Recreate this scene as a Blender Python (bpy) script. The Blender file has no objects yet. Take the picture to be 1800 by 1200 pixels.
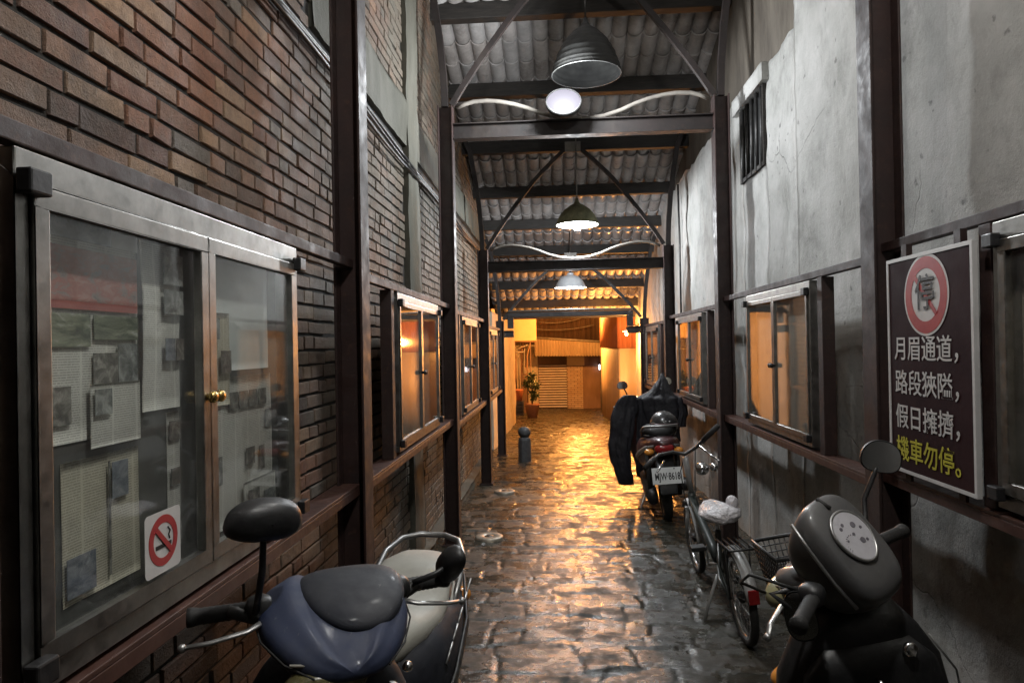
import bpy, bmesh, math, random
import numpy as np
from mathutils import Vector, Matrix, noise
random.seed(7); rng = np.random.default_rng(5)
S = bpy.context.scene
COL = S.collection
PI = math.pi
# ---------------------------------------------------------------- camera
# the eye of the camera is the origin; +y runs down the passage, z is up
cam_d = bpy.data.cameras.new("camera"); cam_d.sensor_width = 36; cam_d.lens = 24
cam_d.clip_start = 0.05; cam_d.clip_end = 200
cam = bpy.data.objects.new("camera", cam_d); COL.objects.link(cam)
cam.matrix_world = Matrix.Rotation(.0659, 4, 'Z') @ Matrix.Rotation(PI/2+.0057, 4, 'X') @ Matrix.Rotation(-.0183, 4, 'Z')
S.camera = cam
# ---------------------------------------------------------------- world (night)
W = bpy.data.worlds.new("World"); S.world = W; W.use_nodes = True
wn = W.node_tree; bg = wn.nodes["Background"]
sky = wn.nodes.new("ShaderNodeTexSky"); sky.sky_type = 'NISHITA'; sky.sun_disc = False
sky.sun_elevation = math.radians(-5); sky.sun_rotation = math.radians(200)
wn.links.new(sky.outputs[0], bg.inputs[0]); bg.inputs[1].default_value = .05
S.view_settings.view_transform = 'Standard'; S.view_settings.look = 'None'
S.view_settings.exposure = 0.38; S.view_settings.gamma = 1.0
# lamp strengths (each lamp's light is made in its own builder further down)
POW = dict(near=120, behind=85, flood=115, pendant=150, enamel=45, sodium=270, alley=780)
COOL = (1.0, .975, .925); SODIUM = (1.0, .385, .082); WHITE = (.93, .97, 1.0)
S.render.engine = 'CYCLES'
S.cycles.use_denoising = True
S.cycles.max_bounces = 8; S.cycles.diffuse_bounces = 4; S.cycles.glossy_bounces = 4
S.cycles.transparent_max_bounces = 12; S.cycles.caustics_reflective = False; S.cycles.caustics_refractive = False
S.cycles.sample_clamp_indirect = 6

# ---------------------------------------------------------------- dimensions
FY = [2.73, 5.30, 7.88, 10.13]          # the four steel frames
TIE = [2.47, 1.693, .917, .17]          # tie beam heights
XL, XR, XC = -.788, 1.232, .222         # inner faces of the posts, centre line
WL, WR = -1.08, 1.52                    # wall faces
RA, RB = 4.97, .325                     # roof underside z = RA - RB*y
def floor_z(y):
    return -1.479 - .0164*y if y < 10.5 else -1.6512 - .0393*(y-10.5)
def roof_z(y): return RA - RB*y

# ---------------------------------------------------------------- object helpers
def tag(o, label=None, cat=None, group=None, kind=None):
    if label: o["label"] = label
    if cat: o["category"] = cat
    if group: o["group"] = group
    if kind: o["kind"] = kind
    return o
def empty(name, loc=(0,0,0), rot=(0,0,0), label=None, cat=None, group=None):
    o = bpy.data.objects.new(name, None); COL.objects.link(o)
    o.location = loc; o.rotation_euler = rot; o.empty_display_size = .1
    return tag(o, label, cat, group)
IN_LOCAL = set()
def adopt(o, parent, local=False):
    """local=False: the mesh is in world coordinates, keep it where it is"""
    o.parent = parent
    if local or parent.name in IN_LOCAL:
        IN_LOCAL.add(o.name)
    else:
        chain = []; p = parent
        while p is not None: chain.append(p); p = p.parent
        M = Matrix.Identity(4)
        for q in reversed(chain):
            M = M @ q.matrix_parent_inverse @ Matrix.LocRotScale(q.location, q.rotation_euler, q.scale)
        o.matrix_parent_inverse = M.inverted()
    return o
class MB:
    def __init__(s): s.v = []; s.f = []; s.sm = []
    def add(s, vs, fs, smooth=False):
        n = len(s.v); s.v += [tuple(p) for p in vs]
        s.f += [tuple(i+n for i in f) for f in fs]; s.sm += [smooth]*len(fs); return s
    def box(s, x0,x1,y0,y1,z0,z1, M=None):
        if x0 > x1: x0, x1 = x1, x0
        if y0 > y1: y0, y1 = y1, y0
        if z0 > z1: z0, z1 = z1, z0
        vs = [Vector((x,y,z)) for z in (z0,z1) for y in (y0,y1) for x in (x0,x1)]
        if M is not None: vs = [M @ p for p in vs]
        return s.add(vs, [(0,2,3,1),(4,5,7,6),(0,1,5,4),(2,6,7,3),(0,4,6,2),(1,3,7,5)])
    def tube(s, pts, r, n=8, caps=True, smooth=True, flat=(1,1), up=None):
        P = [Vector(p) for p in pts]; k = len(P)
        if not isinstance(r, (list,tuple)): r = [r]*k
        T = []
        for i in range(k):
            t = (P[min(i+1,k-1)]-P[max(i-1,0)]); T.append(t.normalized())
        u = Vector(up) if up else (Vector((0,0,1)) if abs(T[0].z) < .9 else Vector((1,0,0)))
        vs = []; a0 = PI/4 if n == 4 else 0
        for i in range(k):
            u = (u - T[i]*u.dot(T[i])).normalized(); w = T[i].cross(u)
            for j in range(n):
                a = 2*PI*j/n + a0
                vs.append(P[i] + (u*math.cos(a)*flat[0] + w*math.sin(a)*flat[1])*r[i])
        fs = [(i*n+j, i*n+(j+1)%n, (i+1)*n+(j+1)%n, (i+1)*n+j) for i in range(k-1) for j in range(n)]
        if caps: fs += [tuple(range(n-1,-1,-1)), tuple((k-1)*n+j for j in range(n))]
        return s.add(vs, fs, smooth)
    def loft(s, rings, caps=True, smooth=True, closed=False):
        n = len(rings[0]); k = len(rings); vs = [p for r in rings for p in r]
        m = k if closed else k-1
        fs = [(i*n+j, i*n+(j+1)%n, ((i+1)%k)*n+(j+1)%n, ((i+1)%k)*n+j) for i in range(m) for j in range(n)]
        if caps and not closed: fs += [tuple(range(n-1,-1,-1)), tuple((k-1)*n+j for j in range(n))]
        return s.add(vs, fs, smooth)
    def lathe(s, prof, c=(0,0,0), n=32, M=None, smooth=True):
        c = Vector(c); vs = []
        for r,z in prof:
            for j in range(n):
                a = 2*PI*j/n; p = Vector((r*math.cos(a), r*math.sin(a), z))
                vs.append((M @ p if M is not None else p) + c)
        k = len(prof)
        fs = [(i*n+j, i*n+(j+1)%n, (i+1)*n+(j+1)%n, (i+1)*n+j) for i in range(k-1) for j in range(n)]
        return s.add(vs, fs, smooth)
    def ell(s, c, r, nu=16, nv=10, M=None, e=1.0):
        c = Vector(c); prof = []; vs = []
        def pw(a): return math.copysign(abs(a)**e, a)
        for i in range(nv+1):
            b = -PI/2 + PI*i/nv
            for j in range(nu):
                a = 2*PI*j/nu
                p = Vector((pw(math.cos(b))*pw(math.cos(a))*r[0], pw(math.cos(b))*pw(math.sin(a))*r[1], pw(math.sin(b))*r[2]))
                vs.append((M @ p if M is not None else p) + c)
        fs = [(i*nu+j, i*nu+(j+1)%nu, (i+1)*nu+(j+1)%nu, (i+1)*nu+j) for i in range(nv) for j in range(nu)]
        return s.add(vs, fs, True)
    def prism(s, poly, f0, f1):
        """poly: list of 2-D points; f0, f1: functions (a,b)->3-D point for the two faces"""
        n = len(poly); vs = [f0(*p) for p in poly] + [f1(*p) for p in poly]
        fs = [tuple(range(n)), tuple(range(2*n-1, n-1, -1))] + [(i, i+n, (i+1)%n+n, (i+1)%n) for i in range(n)]
        return s.add(vs, fs)
    def build(s, name, mat, parent=None, local=False, bevel=0, sub=0, M=None, xf=None):
        me = bpy.data.meshes.new(name)
        vs = s.v
        if M is not None: vs = [tuple(M @ Vector(p)) for p in vs]
        me.from_pydata(vs, [], s.f); me.polygons.foreach_set("use_smooth", s.sm)
        bm = bmesh.new(); bm.from_mesh(me); bmesh.ops.remove_doubles(bm, verts=bm.verts, dist=1e-5)
        bmesh.ops.recalc_face_normals(bm, faces=bm.faces); bm.to_mesh(me); bm.free()
        me.materials.append(mat)
        o = bpy.data.objects.new(name, me); COL.objects.link(o)
        if parent is not None: adopt(o, parent, local)
        if bevel:
            b = o.modifiers.new("bevel", 'BEVEL'); b.width = bevel; b.segments = 2; b.limit_method = 'ANGLE'
        if sub:
            b = o.modifiers.new("sub", 'SUBSURF'); b.levels = sub; b.render_levels = sub
        return o
def np_mesh(name, V, F, mat, smooth=True, attrs=None, parent=None):
    """V (n,3), F (m,4) numpy arrays"""
    me = bpy.data.meshes.new(name)
    me.vertices.add(len(V)); me.vertices.foreach_set("co", np.ascontiguousarray(V, dtype=np.float32).ravel())
    k = F.shape[1]; me.loops.add(F.size); me.loops.foreach_set("vertex_index", F.astype(np.int32).ravel())
    me.polygons.add(len(F)); me.polygons.foreach_set("loop_start", np.arange(0, F.size, k, dtype=np.int32))
    me.polygons.foreach_set("loop_total", np.full(len(F), k, dtype=np.int32))
    me.polygons.foreach_set("use_smooth", np.full(len(F), smooth) if isinstance(smooth, bool) else smooth)
    me.update(calc_edges=True); me.validate()
    for an, (dom, arr) in (attrs or {}).items():
        a = me.attributes.new(an, 'FLOAT', dom); a.data.foreach_set("value", np.asarray(arr, dtype=np.float32))
    me.materials.append(mat)
    o = bpy.data.objects.new(name, me); COL.objects.link(o)
    if parent is not None: adopt(o, parent)
    return o
def vnoise(x, y, seed=0):
    """value noise on numpy arrays, about -1..1"""
    xi = np.floor(x).astype(np.int64); yi = np.floor(y).astype(np.int64); xf = x-xi; yf = y-yi
    def h(a, b):
        n = (a*374761393 + b*668265263 + seed*974711) & 0x7fffffff
        n = ((n ^ (n >> 13))*1274126177) & 0x7fffffff
        return ((n ^ (n >> 16)) & 0xffff)/32767.5 - 1
    u = xf*xf*(3-2*xf); v = yf*yf*(3-2*yf)
    return (h(xi,yi)*(1-u)+h(xi+1,yi)*u)*(1-v) + (h(xi,yi+1)*(1-u)+h(xi+1,yi+1)*u)*v

# ---------------------------------------------------------------- materials
class NT:
    def __init__(s, name):
        s.m = bpy.data.materials.new(name); s.m.use_nodes = True; s.t = s.m.node_tree
        s.b = s.t.nodes["Principled BSDF"]; s.out = s.t.nodes["Material Output"]
        s.tc = s.t.nodes.new("ShaderNodeTexCoord")
    def n(s, typ, **kw):
        o = s.t.nodes.new(typ)
        for k, v in kw.items(): setattr(o, k, v)
        return o
    def l(s, a, b): s.t.links.new(a, b)
    def map(s, scale=(1,1,1), rot=(0,0,0)):
        m = s.n("ShaderNodeMapping"); m.inputs["Scale"].default_value = scale; m.inputs["Rotation"].default_value = rot
        s.l(s.tc.outputs["Object"], m.inputs[0]); return m.outputs[0]
    def noise(s, scale=5, detail=6, rough=.6, vec=None, dist=0):
        o = s.n("ShaderNodeTexNoise"); o.inputs["Scale"].default_value = scale; o.inputs["Detail"].default_value = detail
        o.inputs["Roughness"].default_value = rough; o.inputs["Distortion"].default_value = dist
        s.l(vec if vec is not None else s.tc.outputs["Object"], o.inputs["Vector"]); return o.outputs[0]
    def ramp(s, fac, stops, interp='LINEAR'):
        o = s.n("ShaderNodeValToRGB"); o.color_ramp.interpolation = interp; e = o.color_ramp.elements
        while len(e) < len(stops): e.new(.5)
        for i, (p, c) in enumerate(stops):
            e[i].position = p; e[i].color = (c, c, c, 1) if isinstance(c, (int,float)) else (*c, 1)
        s.l(fac, o.inputs[0]); return o.outputs[0]
    def mix(s, fac, a, b, mode='MIX'):
        o = s.n("ShaderNodeMix", data_type='RGBA', blend_type=mode)
        for i, v in ((0, fac), (6, a), (7, b)):
            if isinstance(v, (int, float)): o.inputs[i].default_value = v
            elif isinstance(v, tuple): o.inputs[i].default_value = (*v, 1)
            else: s.l(v, o.inputs[i])
        return o.outputs[2]
    def math(s, op, a, b=0.):
        o = s.n("ShaderNodeMath", operation=op)
        for i, v in enumerate((a, b)):
            if isinstance(v, (int, float)): o.inputs[i].default_value = v
            else: s.l(v, o.inputs[i])
        return o.outputs[0]
    def attr(s, name): return s.n("ShaderNodeAttribute", attribute_name=name).outputs["Fac"]
    def set(s, **kw):
        for k, v in kw.items():
            i = s.b.inputs[k]
            if hasattr(v, "links"): s.l(v, i)
            elif isinstance(v, tuple): i.default_value = (*v, 1)
            else: i.default_value = v
        return s
    def bump(s, h, strength=.3, dist=.01):
        o = s.n("ShaderNodeBump"); o.inputs["Strength"].default_value = strength; o.inputs["Distance"].default_value = dist
        s.l(h, o.inputs["Height"]); s.l(o.outputs[0], s.b.inputs["Normal"]); return s
def surf(name, c1, c2, scale=8, rough=.5, rough2=None, metal=0, bump=.15, bscale=60, bdist=.004, stretch=(1,1,1), spec=None, coat=0):
    """a worn surface: two tones of the thing's own colour, uneven gloss, a little relief"""
    t = NT(name); v = t.map(stretch)
    n1 = t.noise(scale, 8, .65, v)
    t.set(**{"Base Color": t.ramp(n1, [(.32, c1), (.68, c2)]), "Metallic": metal})
    n2 = t.noise(scale*2.3, 5, .6, v)
    r2 = rough2 if rough2 is not None else min(1, rough+.2)
    t.set(Roughness=t.ramp(n2, [(.3, rough), (.7, r2)]))
    if coat: t.set(**{"Coat Weight": coat, "Coat Roughness": .08})
    if spec is not None: t.set(**{"Specular IOR Level": spec})
    if bump: t.bump(t.noise(bscale, 4, .6, v), bump, bdist)
    return t.m
M = {}
def steel_mat(name, dark, light_, rust):
    t = NT(name)
    c = t.ramp(t.noise(7, 8, .65), [(.32, dark), (.68, light_)])
    c = t.mix(t.ramp(t.noise(24, 9, .75), [(.56, 0.), (.66, .8)]), c, rust)
    c = t.mix(t.ramp(t.noise(3, 7, .7, t.map((1,1,.3))), [(.52, 0.), (.75, .45)]), c, (.060,.050,.042))
    t.set(**{"Base Color": c, "Roughness": t.ramp(t.noise(15, 5), [(.3,.46),(.7,.75)])}); t.bump(t.noise(45, 8, .75), .3, .004)
    return t.m
M['steel'] = steel_mat('oxide_steel', (.016,.008,.0075), (.034,.0155,.013), (.060,.028,.018))
M['beam'] = steel_mat('blackened_steel', (.009,.007,.0065), (.020,.013,.012), (.034,.020,.015))
M['ledge'] = surf('worn_steel_ledge', (.040,.019,.015), (.085,.040,.030), 10, .35, .6, 0, .12, 90, .002)
M['alu'] = surf('brushed_aluminium', (.22,.215,.20), (.36,.35,.33), 14, .30, .5, 1, .05, 200, .001, (1,1,1))
M['alu_dirty'] = surf('dull_aluminium', (.16,.155,.145), (.28,.27,.255), 9, .35, .55, .85, .05, 200, .001)
M['black'] = surf('black_plastic', (.010,.010,.011), (.020,.020,.021), 20, .35, .55)
M['rubber'] = surf('black_rubber', (.012,.012,.012), (.024,.023,.022), 40, .6, .8, 0, .3, 300, .001)
M['chrome'] = surf('chrome', (.55,.55,.56), (.72,.72,.72), 30, .12, .28, 1, 0)
M['darkmetal'] = surf('dark_metal', (.04,.04,.042), (.09,.088,.085), 20, .4, .6, .7)
M['wood'] = surf('dark_timber', (.010,.009,.008), (.030,.025,.021), 5, .6, .85, 0, .4, 30, .004, (1,8,8))
M['pipe'] = surf('cream_pipe', (.15,.135,.12), (.26,.24,.21), 9, .35, .55, 0, .05)
M['brass'] = surf('brass', (.45,.30,.10), (.6,.42,.16), 20, .2, .35, 1, 0)
# ================================================================ floor
def stones(X, Y, cell, seed, amp, groove, gw):
    """roughly squared setts in uneven rows: height, a random number per stone, joint mask"""
    sx, sy = cell
    r = np.random.default_rng(seed); N = 256
    cuts = r.random((N,N)); rv = r.random((N,N)); tx = r.random((N,N))-.5; ty = r.random((N,N))-.5; hh = r.random((N,N))-.5; roww = r.random(N)*.8-.4
    Xw = X + .045*vnoise(X*3.1, Y*3.1, 3) + .018*vnoise(X*9, Y*9, 4) + .006*vnoise(X*24, Y*24, 14)
    Yw = Y + .050*1.5*vnoise(X*1.9+40, Y*1.6, 5) + .020*vnoise(X*8, Y*8+9, 6) + .006*vnoise(X*26, Y*26, 16)
    gy0 = Yw/sy; gy = np.floor(gy0).astype(int)
    b = roww[gy % N]; t0 = roww[(gy+1) % N]
    # uneven rows: shift the row boundaries
    row = gy + np.where(gy0-gy > 1+t0*.6, 1, 0) - np.where(gy0-gy < b*.6, 1, 0)
    lo = (row + roww[row % N]*.6)*sy; hi = (row+1 + roww[(row+1) % N]*.6)*sy
    dy = np.minimum(Yw-lo, hi-Yw)
    off = (row*0.618 % 1)
    gx0 = Xw/sx + off; gx = np.floor(gx0).astype(int)
    c0 = cuts[row % N, gx % N]*.6-.3; c1 = cuts[row % N, (gx+1) % N]*.6-.3; f = gx0-gx
    col = gx + np.where(f > 1+c1, 1, 0) - np.where(f < c0, 1, 0)
    l = (col + cuts[row % N, col % N]*.6-.3); h_ = (col+1 + cuts[row % N, (col+1) % N]*.6-.3)
    dx = np.minimum(gx0-l, h_-gx0)*sx
    d = np.minimum(dx, dy); rc = np.sqrt(np.maximum(gw-dx,0)**2+np.maximum(gw-dy,0)**2)
    e = np.clip(1-rc/gw, 0, 1); e = e*e*(3-2*e)
    R_, C_ = row % N, col % N
    cx = (gx0-(l+h_)/2)*sx; cy = Yw-(lo+hi)/2
    h = amp*hh[R_, C_] + (tx[R_, C_]*cx*.5 + ty[R_, C_]*cy*1.3)*.035 + groove*(e-1)
    h += .0024*vnoise(X*5, Y*17, 1) + .0018*vnoise(X*11, Y*37, 2) + .0010*vnoise(X*30, Y*60, 21) + .0008*vnoise(X*16, Y*16, 23) + .006*vnoise(X*1.1, Y*1.4, 8)
    return h, rv[R_, C_], e
def floor_patch(name, x0, x1, y0, y1, step, cell, amp, groove, gw, seed, mat, parent=None):
    nx = int((x1-x0)/step)+1; ny = int((y1-y0)/step)+1
    X, Y = np.meshgrid(np.linspace(x0,x1,nx), np.linspace(y0,y1,ny))
    h, v, e = stones(X, Y, cell, seed, amp, groove, gw)
    Z = np.where(Y < 10.5, -1.479-.0164*Y, -1.6512-.0393*(Y-10.5)) + h
    V = np.stack([X, Y, Z], -1).reshape(-1, 3); idx = np.arange(nx*ny).reshape(ny, nx)
    F = np.stack([idx[:-1,:-1], idx[:-1,1:], idx[1:,1:], idx[1:,:-1]], -1).reshape(-1, 4)
    return np_mesh(name, V, F, mat, True, {"stone": ('POINT', v.ravel()), "joint": ('POINT', e.ravel())})
t = NT("wet_flagstone")
sv = t.attr("stone"); jn = t.attr("joint")
c = t.ramp(sv, [(0,(.012,.011,.008)), (.25,(.030,.022,.015)), (.5,(.017,.016,.011)), (.75,(.042,.029,.018)), (1,(.021,.016,.011))])
c = t.mix(t.ramp(t.noise(3.0, 8, .7), [(.35, 0.), (.7, 1.)]), c, (.040,.042,.032))
c = t.mix(t.ramp(t.noise(26, 6, .7), [(.42, 0.), (.75, .5)]), c, (.066,.055,.039))
c = t.mix(t.ramp(jn, [(0, .8), (.6, 0.)]), c, (.014,.013,.010))
c = t.mix(t.ramp(t.noise(.9, 6, .6), [(.4, 0.), (.65, .6)]), c, (.022,.021,.017))
wet = t.ramp(t.noise(5.2, 8, .7), [(.32, .09), (.47, .22), (.60, .66)])
t.set(**{"Base Color": c, "Roughness": wet, "Specular IOR Level": .42})
t.bump(t.math('ADD', t.noise(60, 7, .7, t.map((.6,1.5,1))), t.math('MULTIPLY', t.noise(13, 5, .6, t.map((.6,1.9,1))), 1.4)), .45, .006)
M['floor'] = t.m
tag(floor_patch('stone_paving', -1.10, 1.54, -1.2, 10.62, .0135, (.29,.205), .007, .006, .014, 11, M['floor']), kind='structure')
tag(floor_patch('alley_paving', -3.2, 3.6, 10.60, 23.4, .030, (.26,.19), .009, .008, .025, 12, M['floor']), kind='structure')

m = MB(); m.box(-1.10, 1.54, -5.5, -1.19, -1.60, -1.462); tag(m.build('paving_slab', M['floor']), kind='structure')
# ================================================================ left brick wall
t = NT("old_brick")
rv = t.attr("brick")
c = t.ramp(rv, [(0,(.075,.046,.036)), (.10,(.18,.086,.056)), (.28,(.27,.120,.072)), (.42,(.33,.155,.090)), (.55,(.19,.100,.068)), (.66,(.36,.185,.105)), (.78,(.25,.150,.100)), (.88,(.42,.26,.155)), (.95,(.14,.105,.085)), (1,(.22,.19,.16))])
c = t.mix(t.ramp(t.noise(30, 9, .78), [(.42, 0.), (.74, .65)]), c, (.070,.046,.036))
c = t.mix(t.ramp(t.noise(55, 6, .7), [(.56, 0.), (.72, .5)]), c, (.34,.25,.18))
c = t.mix(t.ramp(t.noise(1.9, 9, .72), [(.44, 0.), (.66, .6)]), c, (.050,.037,.031))
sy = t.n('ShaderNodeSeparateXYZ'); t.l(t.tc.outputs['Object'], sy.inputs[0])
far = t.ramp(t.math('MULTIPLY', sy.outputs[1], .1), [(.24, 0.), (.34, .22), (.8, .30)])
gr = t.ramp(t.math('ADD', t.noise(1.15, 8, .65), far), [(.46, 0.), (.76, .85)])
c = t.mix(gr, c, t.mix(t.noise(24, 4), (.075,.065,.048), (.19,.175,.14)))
c = t.mix(t.ramp(t.noise(2.6, 8, .75, t.map((1,1.0,.25))), [(.56, 0.), (.72, .6)]), c, (.035,.030,.026))
t.set(**{"Base Color": c, "Roughness": t.ramp(t.noise(9,4), [(.3,.55),(.7,.85)])})
t.bump(t.math('ADD', t.noise(34, 9, .78), t.math('MULTIPLY', t.noise(150, 3, .6), .4)), 1.0, .014)
M['brick'] = t.m
M['mortar'] = surf('dark_mortar', (.010,.009,.008), (.030,.026,.022), 6, .8, .95, 0, .5, 60, .006)
t = NT("stained_render")
c = t.ramp(t.noise(1.6, 9, .68, t.map((1,1,.45))), [(.30,(.040,.038,.029)), (.5,(.080,.078,.061)), (.72,(.135,.130,.108))])
c = t.mix(t.ramp(t.noise(4, 8, .7, t.map((1,1,.2))), [(.52, 0.), (.75, .75)]), c, (.060,.062,.045))
t.set(**{"Base Color": c, "Roughness": .8}); t.bump(t.noise(28, 8, .7), .6, .010)
M['render'] = t.m
def brick_wall(y0, y1, zbase, x, depth_sign, parent, name='bricks', ztop=None, holes=()):
    V = []; F = []; A = []; R = random.Random(3)
    ch = .0655; row = 0; z = zbase
    while z < 3.4:
        y = y0 - R.random()*.2; row += 1
        hh = ch*R.uniform(.94, 1.05)
        head = row % 2 == 0
        while y < y1:
            u = R.random()
            L = .212 if u < .62 else (.104 if u < .93 else .15)
            L *= R.uniform(.94, 1.06)
            g = R.uniform(.006, .014)
            a0, a1, b0, b1 = y+g*.5, min(y+L-g*.5, y1), z+R.uniform(.0045,.0085), z+hh-R.uniform(.0045,.0085)
            y += L
            mid = (a0+a1)/2
            if a1-a0 < .03 or b1 > roof_z(mid)+.25: continue
            if any(h[0] < mid < h[1] and h[2] < z+.03 < h[3] for h in holes): continue
            p = R.choice((0,0,0,0,.001,-.001,-.003)) + R.uniform(-.0015,.0015)
            tl = R.uniform(-.0025,.0025); s = depth_sign
            dz = R.uniform(-.004,.004); k = .0025
            if R.random() < .02: p -= .005
            n = len(V)
            for (yy, zz) in ((a0,b0),(a1,b0+dz),(a1,b1+dz),(a0,b1)): V.append((x - s*.03, yy, zz))
            for (yy, zz) in ((a0,b0),(a1,b0+dz),(a1,b1+dz),(a0,b1)): V.append((x + s*(p-.004), yy, zz))
            for q,(yy, zz) in enumerate(((a0+k,b0+k),(a1-k,b0+dz+k),(a1-k,b1+dz-k),(a0+k,b1-k))): V.append((x + s*(p + (tl if q in (1,2) else -tl)), yy+R.uniform(-.002,.002), zz+R.uniform(-.002,.002)))
            o = (0,1,2,3)
            quads = [(8,9,10,11)] + [(4+i, 4+(i+1)%4, 8+(i+1)%4, 8+i) for i in range(4)] + [(i, (i+1)%4, 4+(i+1)%4, 4+i) for i in range(4)]
            F += [tuple(n+i for i in q) for q in quads]; A += [R.random()]*9
        z += hh
    o = np_mesh(name, np.array(V), np.array(F), M['brick'], False, {"brick": ('FACE', A)}, parent)
    return o
bw = empty('brick_wall', (WL, 6, floor_z(6)), label='long wall of worn red brick with deep dark joints behind the left row of posts', cat='wall')
PIL = (4.86, 5.24)
brick_wall(-.3, 10.9, -1.70, WL, 1, bw, holes=((PIL[0]+.03, PIL[1]-.03, -9, 9), (3.0, 20, 1.44, 1.78)))
m = MB(); m.box(WL-.25, WL-.010, -5.5, 10.95, -1.9, 5.2); m.build('mortar_bed', M['mortar'], bw)
def rough_slab(name, mat, parent, y0, y1, z0, z1, xf, th, s, step=.03, amp=.008, seed=1, ragged=0):
    """a slab facing s*x with an uneven hand-finished face"""
    ny = max(2, int((y1-y0)/step)+1); nz = max(2, int((z1-z0)/step)+1)
    Y, Z = np.meshgrid(np.linspace(y0,y1,ny), np.linspace(z0,z1,nz))
    h = amp*(vnoise(Y*2.3, Z*2.3, seed)+.5*vnoise(Y*7, Z*7, seed+1)+.25*vnoise(Y*18, Z*18, seed+2))
    X = xf + s*h
    edge = np.zeros_like(X, bool); edge[0,:] = edge[-1,:] = True; edge[:,0] = edge[:,-1] = True
    if ragged:
        Z = Z + np.where(Z > z1-step*.5, ragged*vnoise(Y*3.1, Y*0+2, seed+5)+.4*ragged*vnoise(Y*9, Y*0, seed+6), 0)
    V = np.stack([X, Y, Z], -1).reshape(-1,3); idx = np.arange(ny*nz).reshape(nz, ny)
    F = np.stack([idx[:-1,:-1], idx[:-1,1:], idx[1:,1:], idx[1:,:-1]], -1).reshape(-1,4)
    V2 = V.copy(); V2[:,0] = xf - s*th
    n = len(V); ring = list(idx[0,:]) + list(idx[1:,-1]) + list(idx[-1,-2::-1]) + list(idx[-2:0:-1,0])
    ring = np.array(ring); nxt = np.roll(ring, -1)
    F2 = np.stack([ring, nxt, nxt+n, ring+n], -1)
    return np_mesh(name, np.concatenate([V,V2]), np.concatenate([F,F2]), mat, np.concatenate([np.ones(len(F),bool), np.zeros(len(F2),bool)]), None, parent)
rough_slab('pilaster', M['render'], bw, PIL[0], PIL[1], -1.6, 3.3, WL+.035, .06, 1, .03, .010, 31)
rough_slab('concrete_band', M['render'], bw, 3.0, 10.9, 1.45, 1.77, WL+.022, .05, 1, .03, .012, 41)
rough_slab('kerb', M['render'], bw, 4.9, 10.1, -1.75, -1.535, WL+.10, .10, 1, .03, .012, 45)
# cables clipped along the brick wall
for i, (z, r, sag) in enumerate(((1.36,.012,.01), (1.33,.008,.015), (1.29,.010,.02))):
    pts = [(WL+.03+.008*i, y, z + sag*math.sin(y*2.1+i) - .006*(y-3)) for y in np.linspace(1.2, 10.0, 60)]
    o = MB().tube(pts, r, 6).build('wall_cable', M['black'])
    tag(o, ('thick black cable, uppermost of three running along the brick wall', 'thin black cable, middle one of three along the brick wall', 'black cable, lowest of three running along the brick wall')[i], 'cable', 'cables along the brick wall')

# ================================================================ left plaster return beyond the bricks, right plaster wall
t = NT("limewash_plaster")
z = t.n("ShaderNodeSeparateXYZ"); t.l(t.tc.outputs["Object"], z.inputs[0])
c = t.ramp(t.noise(1.3, 9, .66), [(.30,(.19,.19,.18)), (.46,(.36,.36,.345)), (.66,(.48,.475,.465))])
c = t.mix(t.ramp(t.noise(5.5, 9, .72, t.map((1,1,.55))), [(.50, 0.), (.74, .6)]), c, (.16,.162,.145))
c = t.mix(t.ramp(t.noise(11, 8, .75), [(.50, 0.), (.80, .6)]), c, (.50,.49,.48))
c = t.mix(t.ramp(t.noise(2.2, 8, .7, t.map((1,1,.22))), [(.54, 0.), (.72, .5)]), c, (.17,.175,.15))
c = t.mix(t.ramp(t.noise(17, 4, .5), [(.66, 0.), (.74, .8)]), c, (.11,.11,.105))
low = t.math('ADD', z.outputs[2], t.math('MULTIPLY', t.noise(1.7, 6, .6), 1.3))
c = t.mix(t.ramp(t.math('MULTIPLY', t.math('ADD', low, 1.6), .5), [(.18, .80), (.62, 0.)]), c, t.mix(t.noise(3, 8, .7, t.map((1,1,.3))), (.20,.135,.088), (.36,.285,.21)))  # low brown stain, deepened in colour for the warm light falling there
vo = t.n("ShaderNodeTexVoronoi", feature='DISTANCE_TO_EDGE'); vo.inputs["Scale"].default_value = 1.1
wv = t.n("ShaderNodeMix", data_type='VECTOR'); wv.inputs[0].default_value = .22
nz = t.n("ShaderNodeTexNoise"); nz.inputs["Scale"].default_value = 3.5; nz.inputs["Detail"].default_value = 6; t.l(t.tc.outputs["Object"], nz.inputs["Vector"])
t.l(t.tc.outputs["Object"], wv.inputs[4]); t.l(nz.outputs[1], wv.inputs[5]); t.l(wv.outputs[1], vo.inputs["Vector"])
crk = t.math('MULTIPLY', t.ramp(vo.outputs[0], [(.0, 1.), (.006, 0.)]), t.ramp(t.noise(.9, 4, .6), [(.54, 0.), (.66, 1.)]))
c = t.mix(t.math('MULTIPLY', crk, .55), c, (.08,.078,.07))
t.set(**{"Base Color": c, "Roughness": .78}); t.bump(t.math('SUBTRACT', t.noise(16, 10, .75), t.math('MULTIPLY', crk, .5)), .75, .014)
M['plaster'] = t.m
pw = empty('plaster_wall', (WR, 6, floor_z(6)), label='tall stained white plaster wall behind the right row of posts', cat='wall')
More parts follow.
